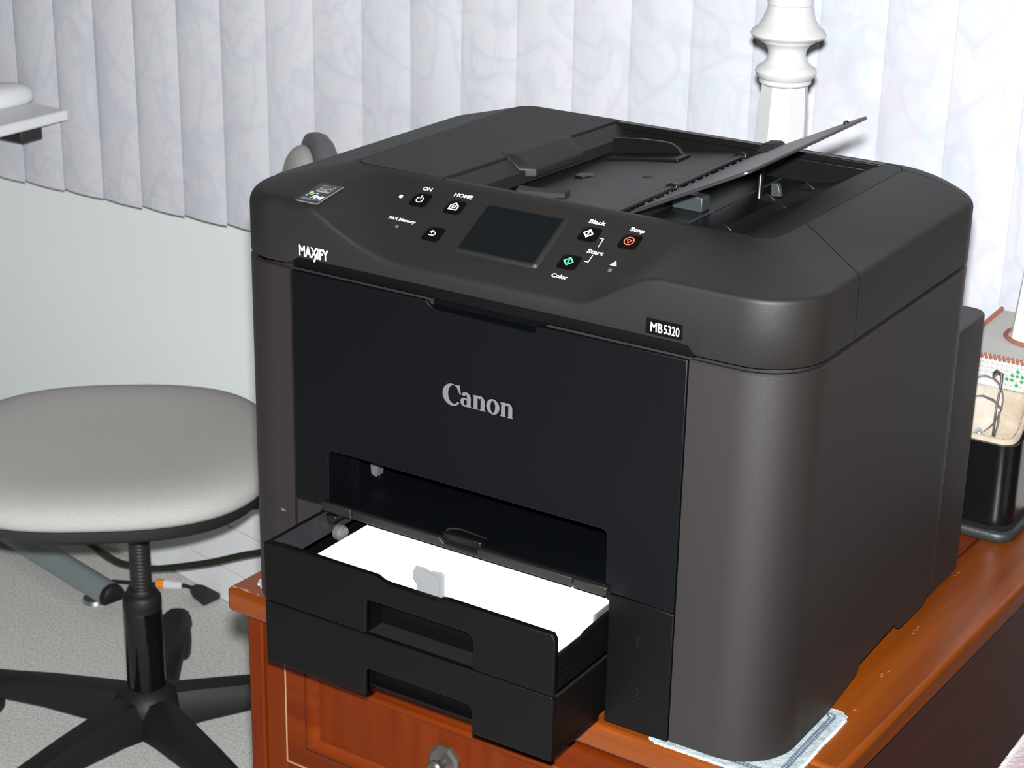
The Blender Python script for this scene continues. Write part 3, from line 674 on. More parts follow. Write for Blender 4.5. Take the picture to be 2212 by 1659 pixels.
decal('icon', [[[(hx_ - 0.0037, hy_ - 0.0032), (hx_ + 0.0037, hy_ - 0.0032), (hx_ + 0.0037, hy_ + 0.0012), (hx_, hy_ + 0.0042), (hx_ - 0.0037, hy_ + 0.0012)], [(hx_ - 0.0027, hy_ - 0.0024), (hx_ + 0.0027, hy_ - 0.0024), (hx_ + 0.0027, hy_ + 0.0008), (hx_, hy_ + 0.0029), (hx_ - 0.0027, hy_ + 0.0008)]]] +
      [[[(hx_ + a - 0.0006, hy_ + b - 0.0005), (hx_ + a + 0.0006, hy_ + b - 0.0005), (hx_ + a + 0.0006, hy_ + b + 0.0005), (hx_ + a - 0.0006, hy_ + b + 0.0005)]] for a in (-0.0009, 0.0009) for b in (-0.0008, 0.0007)], pf, BO, M['white_ink'], b_home)
b_back = button(0.1655, 0.0302, 'back button')
cx_, cy_ = 0.1652, V(0.0300)
decal('icon', [ringloops((cx_ + 0.0006, cy_ - 0.0004), 0.0013, 0.0020, 14, -PI / 2, PI / 2), stroke((cx_ - 0.0014, cy_ + 0.00125), (cx_ + 0.0007, cy_ + 0.00125), 0.0007), stroke((cx_ - 0.0026, cy_ - 0.00205), (cx_ + 0.0007, cy_ - 0.00205), 0.0007),
      [[(cx_ - 0.0030, cy_ + 0.00125), (cx_ - 0.0008, cy_ + 0.0029), (cx_ - 0.0008, cy_ - 0.0004)]]], pf, BO, M['white_ink'], b_back)
def diamond(cx, cy, s):
    k = [(cx, cy + s), (cx + s, cy), (cx, cy - s), (cx - s, cy)]; k2 = [(cx, cy + s * .68), (cx + s * .68, cy), (cx, cy - s * .68), (cx - s * .68, cy)]
    return [[k, k2], stroke((cx, cy + s * .50), (cx, cy - s * .50), s * .22)]
b_blk = button(0.2785, 0.0544, 'black start button'); decal('icon', diamond(0.2778, V(0.0541), 0.0041), pf, BO, M['white_ink'], b_blk)
b_clr = button(0.2772, 0.0302, 'colour start button'); decal('icon', diamond(0.2770, V(0.0301), 0.0041), pf, BO, M['green_ink'], b_clr)
b_stop = button(0.3098, 0.0546, 'stop button')
sx_, sy_ = 0.3095, V(0.0544)
decal('icon', [ringloops((sx_, sy_), 0.0031, 0.0038, 28), [[(sx_ - 0.0021, sy_ + 0.0014), (sx_, sy_ - 0.0025), (sx_ + 0.0021, sy_ + 0.0014)], [(sx_ - 0.0011, sy_ + 0.0008), (sx_, sy_ - 0.0012), (sx_ + 0.0011, sy_ + 0.0008)]]], pf, BO, M['red_ink'], b_stop)
TO = 0.0004
words('lettering', 'ON', pf, 0.1325, V(0.0632), 0.0076, 0.0033, M['white_ink'], pr, off=TO)
words('lettering', 'HOME', pf, 0.1600, V(0.0632), 0.0152, 0.0033, M['white_ink'], pr, off=TO)
words('lettering', 'FAX Memory', pf, 0.1230, V(0.0348), 0.0230, 0.0026, M['white_ink'], pr, off=TO)
words('lettering', 'Black', pf, 0.2725, V(0.0628), 0.0128, 0.0034, M['white_ink'], pr, off=TO)
words('lettering', 'Stop', pf, 0.3048, V(0.0628), 0.0110, 0.0034, M['white_ink'], pr, off=TO)
words('lettering', 'Color', pf, 0.2713, V(0.0165), 0.0124, 0.0034, M['white_ink'], pr, off=TO)
words('lettering', 'Start', pf, 0.2850, V(0.0398), 0.0124, 0.0034, M['white_ink'], pr, off=TO)
decal('bracket_mark', [stroke((0.2876, V(0.0524)), (0.2906, V(0.0524)), 0.0005), stroke((0.2906, V(0.0526)), (0.2906, V(0.0456)), 0.0005), stroke((0.2906, V(0.0386)), (0.2906, V(0.0326)), 0.0005), stroke((0.2875, V(0.0328)), (0.2906, V(0.0328)), 0.0005)], pf, TO, M['white_ink'], pr)
tx_, ty_ = 0.3092, V(0.0340)
decal('warning_mark', [[[(tx_ - 0.0026, ty_), (tx_ + 0.0026, ty_), (tx_, ty_ + 0.0046)], [(tx_ - 0.0016, ty_ + 0.0006), (tx_ + 0.0016, ty_ + 0.0006), (tx_, ty_ + 0.0034)]], stroke((tx_, ty_ + 0.0009), (tx_, ty_ + 0.0027), 0.0006)], pf, TO, M['white_ink'], pr)
def led(cx, y, mt, nm):
    mb = MB(); q = rrc(cx, V(y), 0.0025, 0.0024, 0.0003, 2); mb.loft([[pf(a, b, -0.0004) for a, b in q], [pf(a, b, 0.0005) for a, b in q]]); mb.build('indicator_light', mt, pr)['label'] = nm
led(0.1197, 0.0545, M['white_ink'], 'lit white power light'); led(0.1339, 0.0299, M['grey_ink'], 'unlit fax light'); led(0.3090, 0.0302, M['grey_ink'], 'unlit alarm light')
# touch screen, framed by a shallow sloping rim
scx, scy, sw, sh = 0.2226, V(0.0417), 0.0628, 0.0452
oo = rrc(scx, scy, sw + 0.0080, sh + 0.0060, 0.004); io = rrc(scx, scy, sw, sh, 0.0008, 5)
mb = MB(); mb.loft([[pf(a, b, 0.0001) for a, b in oo], [pf(a, b, 0.0018) for a, b in rrc(scx, scy, sw + 0.005, sh + 0.0034, 0.003)], [pf(a, b, 0.0019) for a, b in rrc(scx, scy, sw + 0.0006, sh + 0.0005, 0.0009)], [pf(a, b, 0.0005) for a, b in io]], cap0=False, cap1=False)
mb.build('screen_frame', M['top'], pr, angle=20)
mb = MB(); q = rrc(scx, scy, sw + 0.0004, sh + 0.0004, 0.0008, 5); mb.loft([[pf(a, b, -0.0006) for a, b in q], [pf(a, b, 0.0006) for a, b in q]]); mb.build('touch_screen', M['screen'], pr, angle=40)
# sticker on the left shoulder
kS = 1 / math.sqrt(1 + 0.18 ** 2)
stf = Frame((0.0612, 0.0058, 0.336 + 0.18 * 0.0058), (1, 0, 0), (0, kS, 0.18 * kS))
SW, SH = 0.0198, 0.0320
stf.o += stf.n * 0.0004
q = rrc(SW / 2, SH / 2, SW, SH, 0.0006, 3)
mb = MB(); mb.loft([[stf(a, b, -0.0004) for a, b in q], [stf(a, b, 0.0001) for a, b in q]]); stk = mb.build('sticker', M['stk_edge'], pr, smooth=False)
decal('sticker_field', [[[(0.0002, 0.0005), (SW - 0.0006, 0.0005), (SW - 0.0006, SH), (0.0002, SH)]]], stf, 0.00018, M['stk'], stk)
q = [[(0.0045, 0.0175), (0.0160, 0.0175), (0.0160, 0.0285), (0.0045, 0.0285)], [(0.0051, 0.0204), (0.0154, 0.0204), (0.0154, 0.0280), (0.0051, 0.0280)]]
shp = [q] + [ringloops((0.0095, 0.0200), 0.0052, 0.0057, 14, 0.25 * PI, 0.80 * PI), stroke((0.0056, 0.0228), (0.0115, 0.0228), 0.0012), stroke((0.0115, 0.0215), (0.0150, 0.0268), 0.0007), stroke((0.0128, 0.0262), (0.0152, 0.0222), 0.0006), stroke((0.0060, 0.0215), (0.0120, 0.0215), 0.0008)]
decal('energy_mark', shp, stf, 0.00026, M['stk_line'], stk)
words('sticker_lettering', 'FINE', stf, 0.0080, 0.0072, 0.0105, 0.0046, M['white_ink'], stk, off=0.00026, shear=0.25, bold=0.03)
decal('small_print', [stroke((0.0015, 0.0053), (0.0185, 0.0053), 0.0007), stroke((0.0020, 0.0040), (0.0110, 0.0040), 0.0005)], stf, 0.00026, M['stk_line'], stk)
for nm, a, b, r in (('yellow', 0.0036, 0.0152, 0.0013), ('lime', 0.0034, 0.0128, 0.0009), ('lime', 0.0062, 0.0142, 0.0010), ('teal', 0.0030, 0.0098, 0.0011), ('teal', 0.0060, 0.0118, 0.0010), ('sky', 0.0090, 0.0148, 0.0011)):
    decal('colour_dot', [[ell(a, b, r, r, 12)]], stf, 0.00026, M[nm], stk)
# names on the front
yF0 = -0.0003
frontwords('lettering', 'MAXIFY', 0.0690, 0.2990, 0.0265, 0.0078, M['white_ink'], pr, yF0, bold=0.022, space=0.98)
decal('lettering', [stroke((0.0853, 0.3030), (0.0822, 0.2962), 0.0013)], ff, 0.0004, M['white_ink'], pr)
mb = MB(); q = [(0.3542, 0.2988), (0.3808, 0.2988), (0.3808, 0.3092), (0.3542, 0.3092)]; mb.prism(q, 1, -0.0004, 0.001); mp_ = mb.build('model_plate', M['btn'], pr, smooth=False)
frontwords('plate_lettering', 'MB', 0.3582, 0.3010, 0.0086, 0.0062, M['white_ink'], mp_, -0.0005, bold=0.008)
frontwords('plate_lettering', '5320', 0.3678, 0.3010, 0.0112, 0.0062, M['white_ink'], mp_, -0.0005, bold=0.0)
# the maker's name in bold roman letters with wedge serifs, on the door
def roman():
    G = []
    a0, a1 = math.radians(42), math.radians(322)
    o_ = [(0.44 + 0.44 * math.cos(a0 + (a1 - a0) * i / 30), 0.40 + 0.52 * math.sin(a0 + (a1 - a0) * i / 30)) for i in range(31)]
    i_ = [(0.52 + 0.26 * math.cos(a0 + (a1 - a0) * i / 30), 0.43 + 0.44 * math.sin(a0 + (a1 - a0) * i / 30)) for i in range(31)]
    G.append((0.0, [[o_ + i_[::-1]], [[(0.62, 0.90), (0.80, 0.93), (0.86, 0.50), (0.80, 0.50)]]]))
    def stem(x, w_, h=0.66): return [[(x, 0.0), (x + w_, 0.0), (x + w_, h), (x, h)]]
    foot = lambda x, w_: [[(x - 0.05, 0.0), (x + w_ + 0.05, 0.0), (x + w_ + 0.02, 0.05), (x - 0.02, 0.05)]]
    def arch(cx, cy, ro, ri, ry, a0, a1):
        k = 14; A_ = [a0 + (a1 - a0) * i / k for i in range(k + 1)]
        return [[(cx + ro * math.cos(a), cy + ry * math.sin(a)) for a in A_] + [(cx + ri * math.cos(a), cy + (ry - 0.11) * math.sin(a)) for a in A_[::-1]]]
    A = [stem(0.30, 0.18, 0.48), foot(0.30, 0.18), [ell(0.20, 0.20, 0.20, 0.21, 24), ell(0.24, 0.20, 0.075, 0.14, 24)], arch(0.26, 0.46, 0.22, 0.05, 0.22, 0.0, PI * 0.92)]
    G.append((0.84, A))
    N = [stem(0.03, 0.18), foot(0.03, 0.18), [[(-0.04, 0.60), (0.21, 0.68), (0.21, 0.58), (0.03, 0.56)]], stem(0.36, 0.18, 0.46), foot(0.36, 0.18), arch(0.335, 0.44, 0.205, 0.03, 0.24, 0.0, PI * 0.80)]
    G.append((1.43, N))
    G.append((2.05, [[ell(0.30, 0.33, 0.30, 0.36, 28), ell(0.30, 0.33, 0.11, 0.28, 28)]]))
    G.append((2.70, N))
    return G
shp = []; k = 0.0603 / 3.33; kz = 0.0150 / 0.95
for dx, glyph in roman():
    for sh in glyph: shp.append([[(0.1950 + (dx + a) * k, 0.2148 + b * kz) for a, b in l] for l in sh])
decal('maker_name', shp, ff, 0.0001, M['silver'], fd)

# ------------------------------------------------------------------ paper in the cassette
mb = MB()
for i in range(6):
    e = random.uniform(-0.0003, 0.0003); z = 0.0562 + 0.0049 * i
    mb.box(0.1096 + e, 0.3254 + e, -0.0430, 0.1500, z, z + 0.0048)
tag(mb.build('paper_stack', M['paper'], loc=(0.2175, 0.05, 0.0562), smooth=False), 'stack of blank white paper lying in the pulled-out cassette', 'paper')

# ------------------------------------------------------------------ desk
RZ = math.radians(-2.0)
dk = thing('desk', 'orange-brown wooden desk with a panelled drawer, carrying the printer', 'desk', (-0.0225, 0.0095, FZ), rotz=RZ, local=True)
DW, DD, DT = 0.520, 0.80, 0.021
zt = H0
ORGz = ORG[dk.name]
def dbox(nm, mt, x0, x1, y0, y1, z0, z1, par=dk, bev=0.0015, **k):
    mb = MB(); mb.box(x0, x1, y0, y1, z0 + H0, z1 + H0); return mb.build(nm, mt, par, bevel=bev, **k)
# top: border planks round a red centre board
dtp = dbox('desktop', M['desk_in'], 0.052, DW - 0.0665, 0.0475, DD - 0.05, -DT, -0.0002, bev=0.0004)
def plank(poly, mt):
    mb = MB(); mb.prism(poly, 2, H0 - DT, H0); mb.build('plank', mt, dtp, bevel=0.004, seg=3)
g = 0.0006
plank([(0, 0), (DW, 0), (DW, 0.047), (0, 0.047)], M['desk_topx'])
plank([(DW - 0.066, 0.047 + g), (DW, 0.047 + g), (DW, DD), (DW - 0.066, DD)], M['desk_top'])
plank([(0, 0.047 + g), (0.0515, 0.047 + g), (0.0515, DD), (0, DD)], M['desk_top'])
plank([(0.0515 + g, DD - 0.0495), (DW - 0.066 - g, DD - 0.0495), (DW - 0.066 - g, DD), (0.0515 + g, DD)], M['desk_topx'])
# carcass
dbox('side_panel', M['desk_side'], DW - 0.030, DW - 0.012, 0.014, DD - 0.015, -H0 + 0.0, -DT)
dbox('side_panel', M['desk_red'], 0.013, 0.030, 0.016, DD - 0.015, -H0, -DT)
dbox('back_panel', M['desk_side'], 0.030, DW - 0.030, DD - 0.03, DD - 0.018, -H0, -DT)
dbox('stile', M['desk_red'], 0.012, 0.0275, 0.0105, 0.030, -H0, -DT, bev=0.002)
dbox('stile', M['desk_red'], 0.0285, 0.0500, 0.0125, 0.030, -H0, -DT, bev=0.001)
dbox('stile', M['desk_red'], 0.424, DW - 0.012, 0.0105, 0.030, -H0, -DT, bev=0.002)
dbox('rail', M['desk_redx'], 0.0502, 0.4238, 0.0125, 0.030, -0.030, -DT, bev=0.001)
dbox('rail', M['desk_redx'], 0.0502, 0.4238, 0.0125, 0.030, -0.168, -0.150, bev=0.001)
# drawers: raised frame, ogee moulding, sunk panel, knob
def drawer(z0, z1, xk):
    x0, x1 = 0.0520, 0.4225
    mb = MB(); fw = 0.026
    def rect(i, y): return [(x0 + i, y, z0 + i * 0.9 + H0), (x1 - i, y, z0 + i * 0.9 + H0), (x1 - i, y, z1 - i * 0.9 + H0), (x0 + i, y, z1 - i * 0.9 + H0)]
    mb.loft([rect(0.0, 0.030), rect(0.0, 0.0120), rect(0.0015, 0.0095), rect(fw - 0.004, 0.0095)], cap0=False, cap1=False)
    dr = mb.build('drawer', M['desk_redx'], dk, angle=30)
    mb = MB(); mb.loft([rect(fw - 0.004, 0.0100), rect(fw - 0.003, 0.0070), rect(fw, 0.0062), rect(fw + 0.003, 0.0085), rect(fw + 0.006, 0.0105), rect(fw + 0.008, 0.0140)], cap0=False, cap1=False)
    mb.build('moulding', M['desk_redx'], dr, angle=60)
    mb = MB(); mb.box(x0 + fw + 0.007, x1 - fw - 0.007, 0.0132, 0.022, z0 + fw * 0.9 + 0.005 + H0, z1 - fw * 0.9 - 0.005 + H0); mb.build('panel', M['desk_red'], dr)
    for kx in xk:
        kz = (z0 + z1) / 2 + H0
        mb = MB(); n = 8
        for y0, y1, r0, r1 in ((0.0132, 0.0100, 0.0150, 0.0150), (0.0100, 0.0085, 0.0150, 0.0120)):
            mb.loft([[(kx + r0 * math.cos(2 * PI * (i + .5) / n), y0, kz + r0 * math.sin(2 * PI * (i + .5) / n)) for i in range(n)], [(kx + r1 * math.cos(2 * PI * (i + .5) / n), y1, kz + r1 * math.sin(2 * PI * (i + .5) / n)) for i in range(n)]])
        mb.build('knob_plate', M['pewter'], dr, angle=20)
        mb = MB(); mb.lathe([(0.0040, 0.0), (0.0035, 0.004), (0.0045, 0.006), (0.0066, 0.009), (0.0068, 0.0115), (0.0052, 0.0135), (0.0001, 0.0145)], (kx, 0.0095, kz), 20, Vector((0, -1, 0))); mb.build('knob', M['pewter'], dr)
    return dr
dr1 = drawer(-0.1475, -0.0320, (0.2115,))
drawer(-0.32, -0.170, (0.2115,))
mb = MB(); mb.box(0.0503, 0.0512, 0.0112, 0.013, -0.1490 + H0, -0.035 + H0); mb.box(0.0512, 0.40, 0.0112, 0.013, -0.1496 + H0, -0.1489 + H0); mb.build('worn_gap', M['worn'], dk, smooth=False)
dbox('plinth', M['desk_redx'], 0.030, DW - 0.03, 0.03, DD - 0.03, -H0, -0.33)
# bare chips on the worn edges and scratches on the border
mb = MB()
def chip(x, y, r, z=0.00025, squash=0.35, ang=0.0):
    k = 9; P = []
    for i in range(k):
        a = 2 * PI * i / k; q = r * (0.6 + 0.6 * random.random()); u, v = q * math.cos(a), q * math.sin(a) * squash
        P.append((x + u * math.cos(ang) - v * math.sin(ang), y + u * math.sin(ang) + v * math.cos(ang), H0 + z))
    mb.add(P, [tuple(range(k))])
for a, b, r in ((0.0062, 0.0040, 0.0030), (0.0110, 0.0052, 0.0022), (0.0165, 0.0048, 0.0042), (0.0205, 0.0042, 0.0028), (0.0300, 0.0050, 0.0016)): chip(a, b, r, 0.0002, 0.4, 0.3)
mb.build('bare_edge_chip', M['worn'], dk, smooth=False)['kind'] = 'stuff'
mb = MB()
for x, y in ((0.4880, 0.1850), (0.4868, 0.1880), (0.4895, 0.195), (0.4790, 0.268), (0.4800, 0.262), (0.4785, 0.2740), (0.4670, 0.377), (0.4668, 0.383), (0.4930, 0.128)): chip(x, y, 0.0022, 0.0002, 0.22, 1.3 + random.uniform(-.3, .3))
mb.build('scratch', M['worn'], dk, smooth=False)['kind'] = 'stuff'

# ------------------------------------------------------------------ mats under the printer
def place_mat(x0, x1, y0, y1, label):
    dm = thing('place_mat', label, 'mat', ((x0 + x1) / 2, (y0 + y1) / 2, 0.0), group='quilted mats under the printer')
    mb = MB(); mb.prism(rr(x0, x1, y0, y1, 0.010, 6), 2, 0.0, 0.0018); mb.build('cloth', M['doily'], dm, bevel=0.0005)
    def wavy(i, amp, per, z, r, nm, mt):
        P = rr(x0 + i, x1 - i, y0 + i, y1 - i, max(0.004, 0.010 - i), 10, (140, 140)); L = 0; pts = []
        for k, p in enumerate(P):
            q = P[(k + 1) % len(P)]; d = Vector((q[0] - p[0], q[1] - p[1])); L += d.length
            if d.length < 1e-9: continue
            d.normalize(); s_ = amp * math.sin(2 * PI * L / per); pts.append((p[0] - d.y * s_, p[1] + d.x * s_, z))
        mb = MB(); mb.tube(pts, r, 6, closed=True); mb.build(nm, mt, dm)
    wavy(0.0105, 0.0007, 0.0030, 0.0018, 0.0007, 'braid', M['doily_trim'])
    wavy(0.0078, 0.0008, 0.0030, 0.0018, 0.0008, 'braid', M['doily_trim'])
    wavy(0.0005, 0.0009, 0.0020, 0.0010, 0.0010, 'fringe', M['doily_edge'])
place_mat(0.3690, 0.4760, -0.0015, 0.1105, 'silvery quilted mat with slate braid under the near right corner of the printer')
place_mat(-0.0060, 0.0900, 0.0240, 0.1150, 'pale quilted mat peeping out under the left side of the printer')

# ------------------------------------------------------------------ lamp column behind the printer
lx, ly = 0.168, 0.60
lp = thing('table_lamp', 'white turned lamp column standing on the desk behind the printer', 'lamp', (lx, ly, 0))
mb = MB(); mb.prism(rr(lx - 0.075, lx + 0.075, ly - 0.075, ly + 0.075, 0.01, 4), 2, 0.0, 0.022); mb.prism(rr(lx - 0.06, lx + 0.06, ly - 0.06, ly + 0.06, 0.01, 4), 2, 0.022, 0.036)
mb.build('base', M['lamp'], lp, bevel=0.003)
mb = MB(); n = 8; rot_ = 0.28
def octo(r, z): return [(lx + r * math.cos(2 * PI * (i + .5) / n + rot_), ly + r * math.sin(2 * PI * (i + .5) / n + rot_), z) for i in range(n)]
mb.loft([octo(0.034, 0.036), octo(0.030, 0.12), octo(0.0265, 0.22), octo(0.0235, 0.31), octo(0.0218, 0.3365)]); mb.build('shaft', M['lamp'], lp, angle=20)
mb = MB(); mb.lathe([(0.020, 0.3335), (0.0243, 0.3365), (0.0243, 0.3400), (0.0275, 0.3430), (0.0288, 0.3465), (0.0275, 0.3500), (0.0225, 0.3530), (0.0188, 0.3575), (0.0175, 0.3630), (0.0182, 0.3680), (0.0215, 0.3725), (0.0252, 0.3745), (0.0262, 0.3768), (0.0330, 0.3785), (0.0352, 0.3815), (0.0335, 0.3850), (0.0285, 0.3885), (0.0262, 0.3930), (0.0245, 0.3945), (0.0235, 0.3985), (0.0218, 0.4010), (0.0205, 0.4075), (0.0200, 0.4085), (0.0212, 0.4095), (0.0212, 0.4120), (0.0198, 0.4140), (0.0196, 0.50)], (lx, ly, 0), 48)
mb.build('turned_column', M['lamp'], lp, angle=40)
mb = MB(); mb.lathe([(0.010, 0.50), (0.010, 0.53), (0.016, 0.535), (0.016, 0.565), (0.0001, 0.565)], (lx, ly, 0), 20); mb.build('socket', M['pewter'], lp)

# ------------------------------------------------------------------ spectacle holder on its tray
tray = MB(); tray.loft([[(x, y, z) for x, y in rr(0.365 + i, 0.4760 - i, 0.4470 + i, 0.5270 - i, 0.016, 6)] for i, z in ((0.002, 0.0), (0.0, 0.002), (0.0, 0.0075), (0.0015, 0.0095), (0.004, 0.0098), (0.0065, 0.0080), (0.009, 0.0076))])
tag(tray.build('holder_tray', M['base_lea'], loc=(0.42, 0.49, 0), angle=60), 'small grey-black leather tray under the spectacle holder', 'tray')
hd = thing('spectacle_holder', 'black glossy leather cup lined with cream fleece behind the printer', 'holder', (0.430, 0.493, 0.0082))
def cupz(x, y, zf, zb_): return zf + (zb_ - zf) * sstep((y - 0.464) / 0.05)
ol = rr(0.3975, 0.4690, 0.4600, 0.5200, 0.017, 8, (10, 8)); il = rr(0.4010, 0.4655, 0.4635, 0.5165, 0.014, 8, (10, 8))
def rim(p, add=0.0): return cupz(p[0], p[1], 0.0845, 0.1110) + add
mb = MB(); mb.loft([[(x, y, 0.0082) for x, y in rr(0.3995, 0.4620, 0.4630, 0.5170, 0.013, 8, (10, 8))], [(x, y, 0.0105) for x, y in ol], [(p[0] * 1.0, p[1], rim(p)) for p in ol], [(p[0], p[1], rim(p)) for p in il], [(p[0], p[1], 0.02) for p in il]], cap1=True)
mb.build('cup', M['leather'], hd, angle=45)
mb = MB()
def fl_loop(i, dz, jit):
    return [(x + random.uniform(-jit, jit), y + random.uniform(-jit, jit), rim((x, y)) + dz + random.uniform(-jit, jit)) for x, y in rr(0.4012 + i, 0.4653 - i, 0.4637 + i, 0.5163 - i, max(0.004, 0.014 - i), 8, (10, 8))]
mb.loft([fl_loop(0.0, -0.02, 0), fl_loop(-0.0002, 0.0004, 0.0002), fl_loop(0.0004, 0.0030, 0.0004), fl_loop(0.0022, 0.0046, 0.0005), fl_loop(0.0045, 0.0030, 0.0004), fl_loop(0.006, -0.006, 0.0003), fl_loop(0.0085, -0.03, 0.0003), fl_loop(0.010, -0.06, 0)])
mb.build('fleece_lining', M['fleece'], hd, angle=80)
# spectacles
sp = thing('spectacles', 'thin metal-rimmed spectacles folded upright in the fleece-lined cup', 'glasses', (0.425, 0.487, 0.075))
sf = Frame((0.4225, 0.4865, 0.1065), (0.88, 0.47, 0.0), (0.10, -0.02, 1.0))
def rimpts(cx, cy, rx, ry, k=40): return [sf(cx + rx * math.cos(2 * PI * i / k), cy + ry * math.sin(2 * PI * i / k)) for i in range(k)]
mb = MB(); mb.tube(rimpts(0.0, 0.0, 0.0205, 0.0285), 0.0008, 8, closed=True); mb.build('rim', M['chrome'], sp)
mb = MB(); mb.tube([sf(a, b, 0.012) for a, b in [(-0.019, 0.010), (-0.010, 0.0150), (0.0, 0.0150), (0.010, 0.0105), (0.0175, 0.003)]], 0.0009, 8); mb.build('rim', M['chrome'], sp)
mb = MB(); mb.tube([sf(0.0075, 0.0265, 0.0), sf(0.0080, 0.0310, 0.001), sf(0.0100, 0.0345, 0.003), sf(0.0130, 0.0335, 0.006), sf(0.0140, 0.027, 0.007), sf(0.0145, -0.001, 0.007), sf(0.0175, -0.034, 0.007)], [0.0012, 0.0019, 0.0020, 0.0018, 0.0012, 0.0011, 0.0011], 8); mb.build('temple', M['chrome'], sp)
mb = MB(); mb.tube([sf(0.0185, -0.004, 0.003), sf(0.0195, -0.014, 0.004), sf(0.019, -0.03, 0.005)], 0.0009, 8); mb.build('temple', M['chrome'], sp)
mb = MB(); mb.lathe([(0.0001, 0), (0.0035, 0.0006), (0.0040, 0.0016), (0.0028, 0.0028), (0.0001, 0.0030)], sf(0.006, -0.0272, -0.002), 14, Vector((-0.3, -0.6, 0.75))); mb.build('nose_pad', M['clear'], sp)
mb = MB(); lens_o = [(0.0200 * math.cos(2 * PI * i / 32), 0.0280 * math.sin(2 * PI * i / 32)) for i in range(32)]
mb.loft([[sf(a, b, -0.0004) for a, b in lens_o], [sf(a, b, 0.0004) for a, b in lens_o]]); mb.build('lens', lens_mat(), sp)

# ------------------------------------------------------------------ needlework tissue box
tb = thing('tissue_box', 'needlework tissue box of white yarn with green motif and rust trim behind the cup', 'tissue box', (0.445, 0.595, 0))
tx0, tx1, ty0, ty1, tzt = 0.384, 0.506, 0.5310, 0.6480, 0.138
mb = MB(); mb.box(tx0, tx1, ty0, ty1, 0.0, tzt - 0.001); mb.build('canvas_body', M['canvas'], tb)
mb = MB(); mbg = MB()
ns_x, ns_z = 27, 31; sx = (tx1 - tx0) / ns_x; sz = (tzt - 0.006) / ns_z
def bead(m_, x, z):
    m_.add([(x - sx * .46, ty0, z), (x, ty0, z - sz * .46), (x + sx * .46, ty0, z), (x, ty0, z + sz * .46), (x, ty0 - 0.0016, z)], [(0, 1, 4), (1, 2, 4), (2, 3, 4), (3, 0, 4)])
green = {(10, 27), (11, 28), (11, 27), (12, 28), (12, 29), (13, 28), (13, 27), (14, 28), (14, 27), (12, 26), (15, 26), (15, 27), (14, 25), (16, 28), (17, 27), (18, 25),
         (15, 12), (16, 11), (17, 12), (16, 10), (15, 9), (17, 9), (18, 8), (16, 5), (15, 4), (17, 4), (16, 2), (17, 1), (18, 3), (20, 14), (21, 15), (22, 13), (8, 12), (7, 13), (9, 11), (8, 9), (5, 20), (6, 21), (7, 20)}
for i in range(ns_x):
    for k in range(ns_z):
        bead(mbg if (i, k) in green else mb, tx0 + sx * (i + .5), 0.0015 + sz * (k + .5))
o = mb.build('yarn_stitches', M['bead'], tb, smooth=False); o['kind'] = 'stuff'; o['label'] = 'white yarn stitches'
o = mbg.build('yarn_stitches', M['bead_green'], tb, smooth=False); o['kind'] = 'stuff'; o['label'] = 'green yarn stitches'
def whip(p0, p1, n, name, r=0.0019):
    mb = MB(); a = Vector(p0); b = Vector(p1); d = (b - a).normalized()
    for i in range(n):
        c = a.lerp(b, (i + .5) / n); e = d * ((b - a).length / n * 0.30)
        mb.tube([c - e + Vector((0, 0.0, 0.0020)), c + Vector((0, -0.0004, 0.0008)), c + e + Vector((0, 0, -0.0024))], r * 0.72, 6)
    o = mb.build(name, M['yarn_red'], tb); o['kind'] = 'stuff'
whip((tx0, ty0 - 0.0005, tzt - 0.0015), (tx1, ty0 - 0.0005, tzt - 0.0015), 30, 'front_whipstitch')
whip((tx0, ty0, tzt), (tx0, ty1, tzt + 0.004), 30, 'side_whipstitch', 0.0026)
mb = MB(); mb.prism([(ty0, tzt - 0.001), (ty1, tzt - 0.001), (ty1, tzt + 0.003), (ty0, tzt)], 0, tx0, tx1); mb.build('lid', M['canvas'], tb)
ox, oy = 0.438, 0.592
mb = MB(); mb.tube([(ox + 0.030 * math.cos(2 * PI * i / 30), oy + 0.027 * math.sin(2 * PI * i / 30), tzt + 0.0022) for i in range(30)], 0.0022, 6, closed=True); mb.build('opening_stitch', M['yarn_red'], tb)
# the tissue standing up from the opening: stiff folded sheet
mb = MB(); loops = []
for k, (z, wx, wy, dx) in enumerate(((-0.004, 0.0270, 0.0240, 0.0), (0.03, 0.0255, 0.0215, 0.0015), (0.07, 0.0240, 0.018, 0.003), (0.115, 0.022, 0.015, 0.005), (0.150, 0.014, 0.009, 0.006))):
    loops.append([(ox + dx + wx * (1 + 0.10 * math.sin(5 * 2 * PI * i / 24 + k * .3)) * c, oy + wy * (1 + 0.12 * math.cos(4 * 2 * PI * i / 24)) * s_, tzt + 0.003 + z) for i, (c, s_) in enumerate([(math.cos(2 * PI * i / 24), math.sin(2 * PI * i / 24)) for i in range(24)])])
mb.loft(loops); tag(mb.build('paper_tissue', M['tissue'], loc=(ox, oy, tzt), angle=60), 'white paper tissue standing up out of the needlework box', 'tissue')

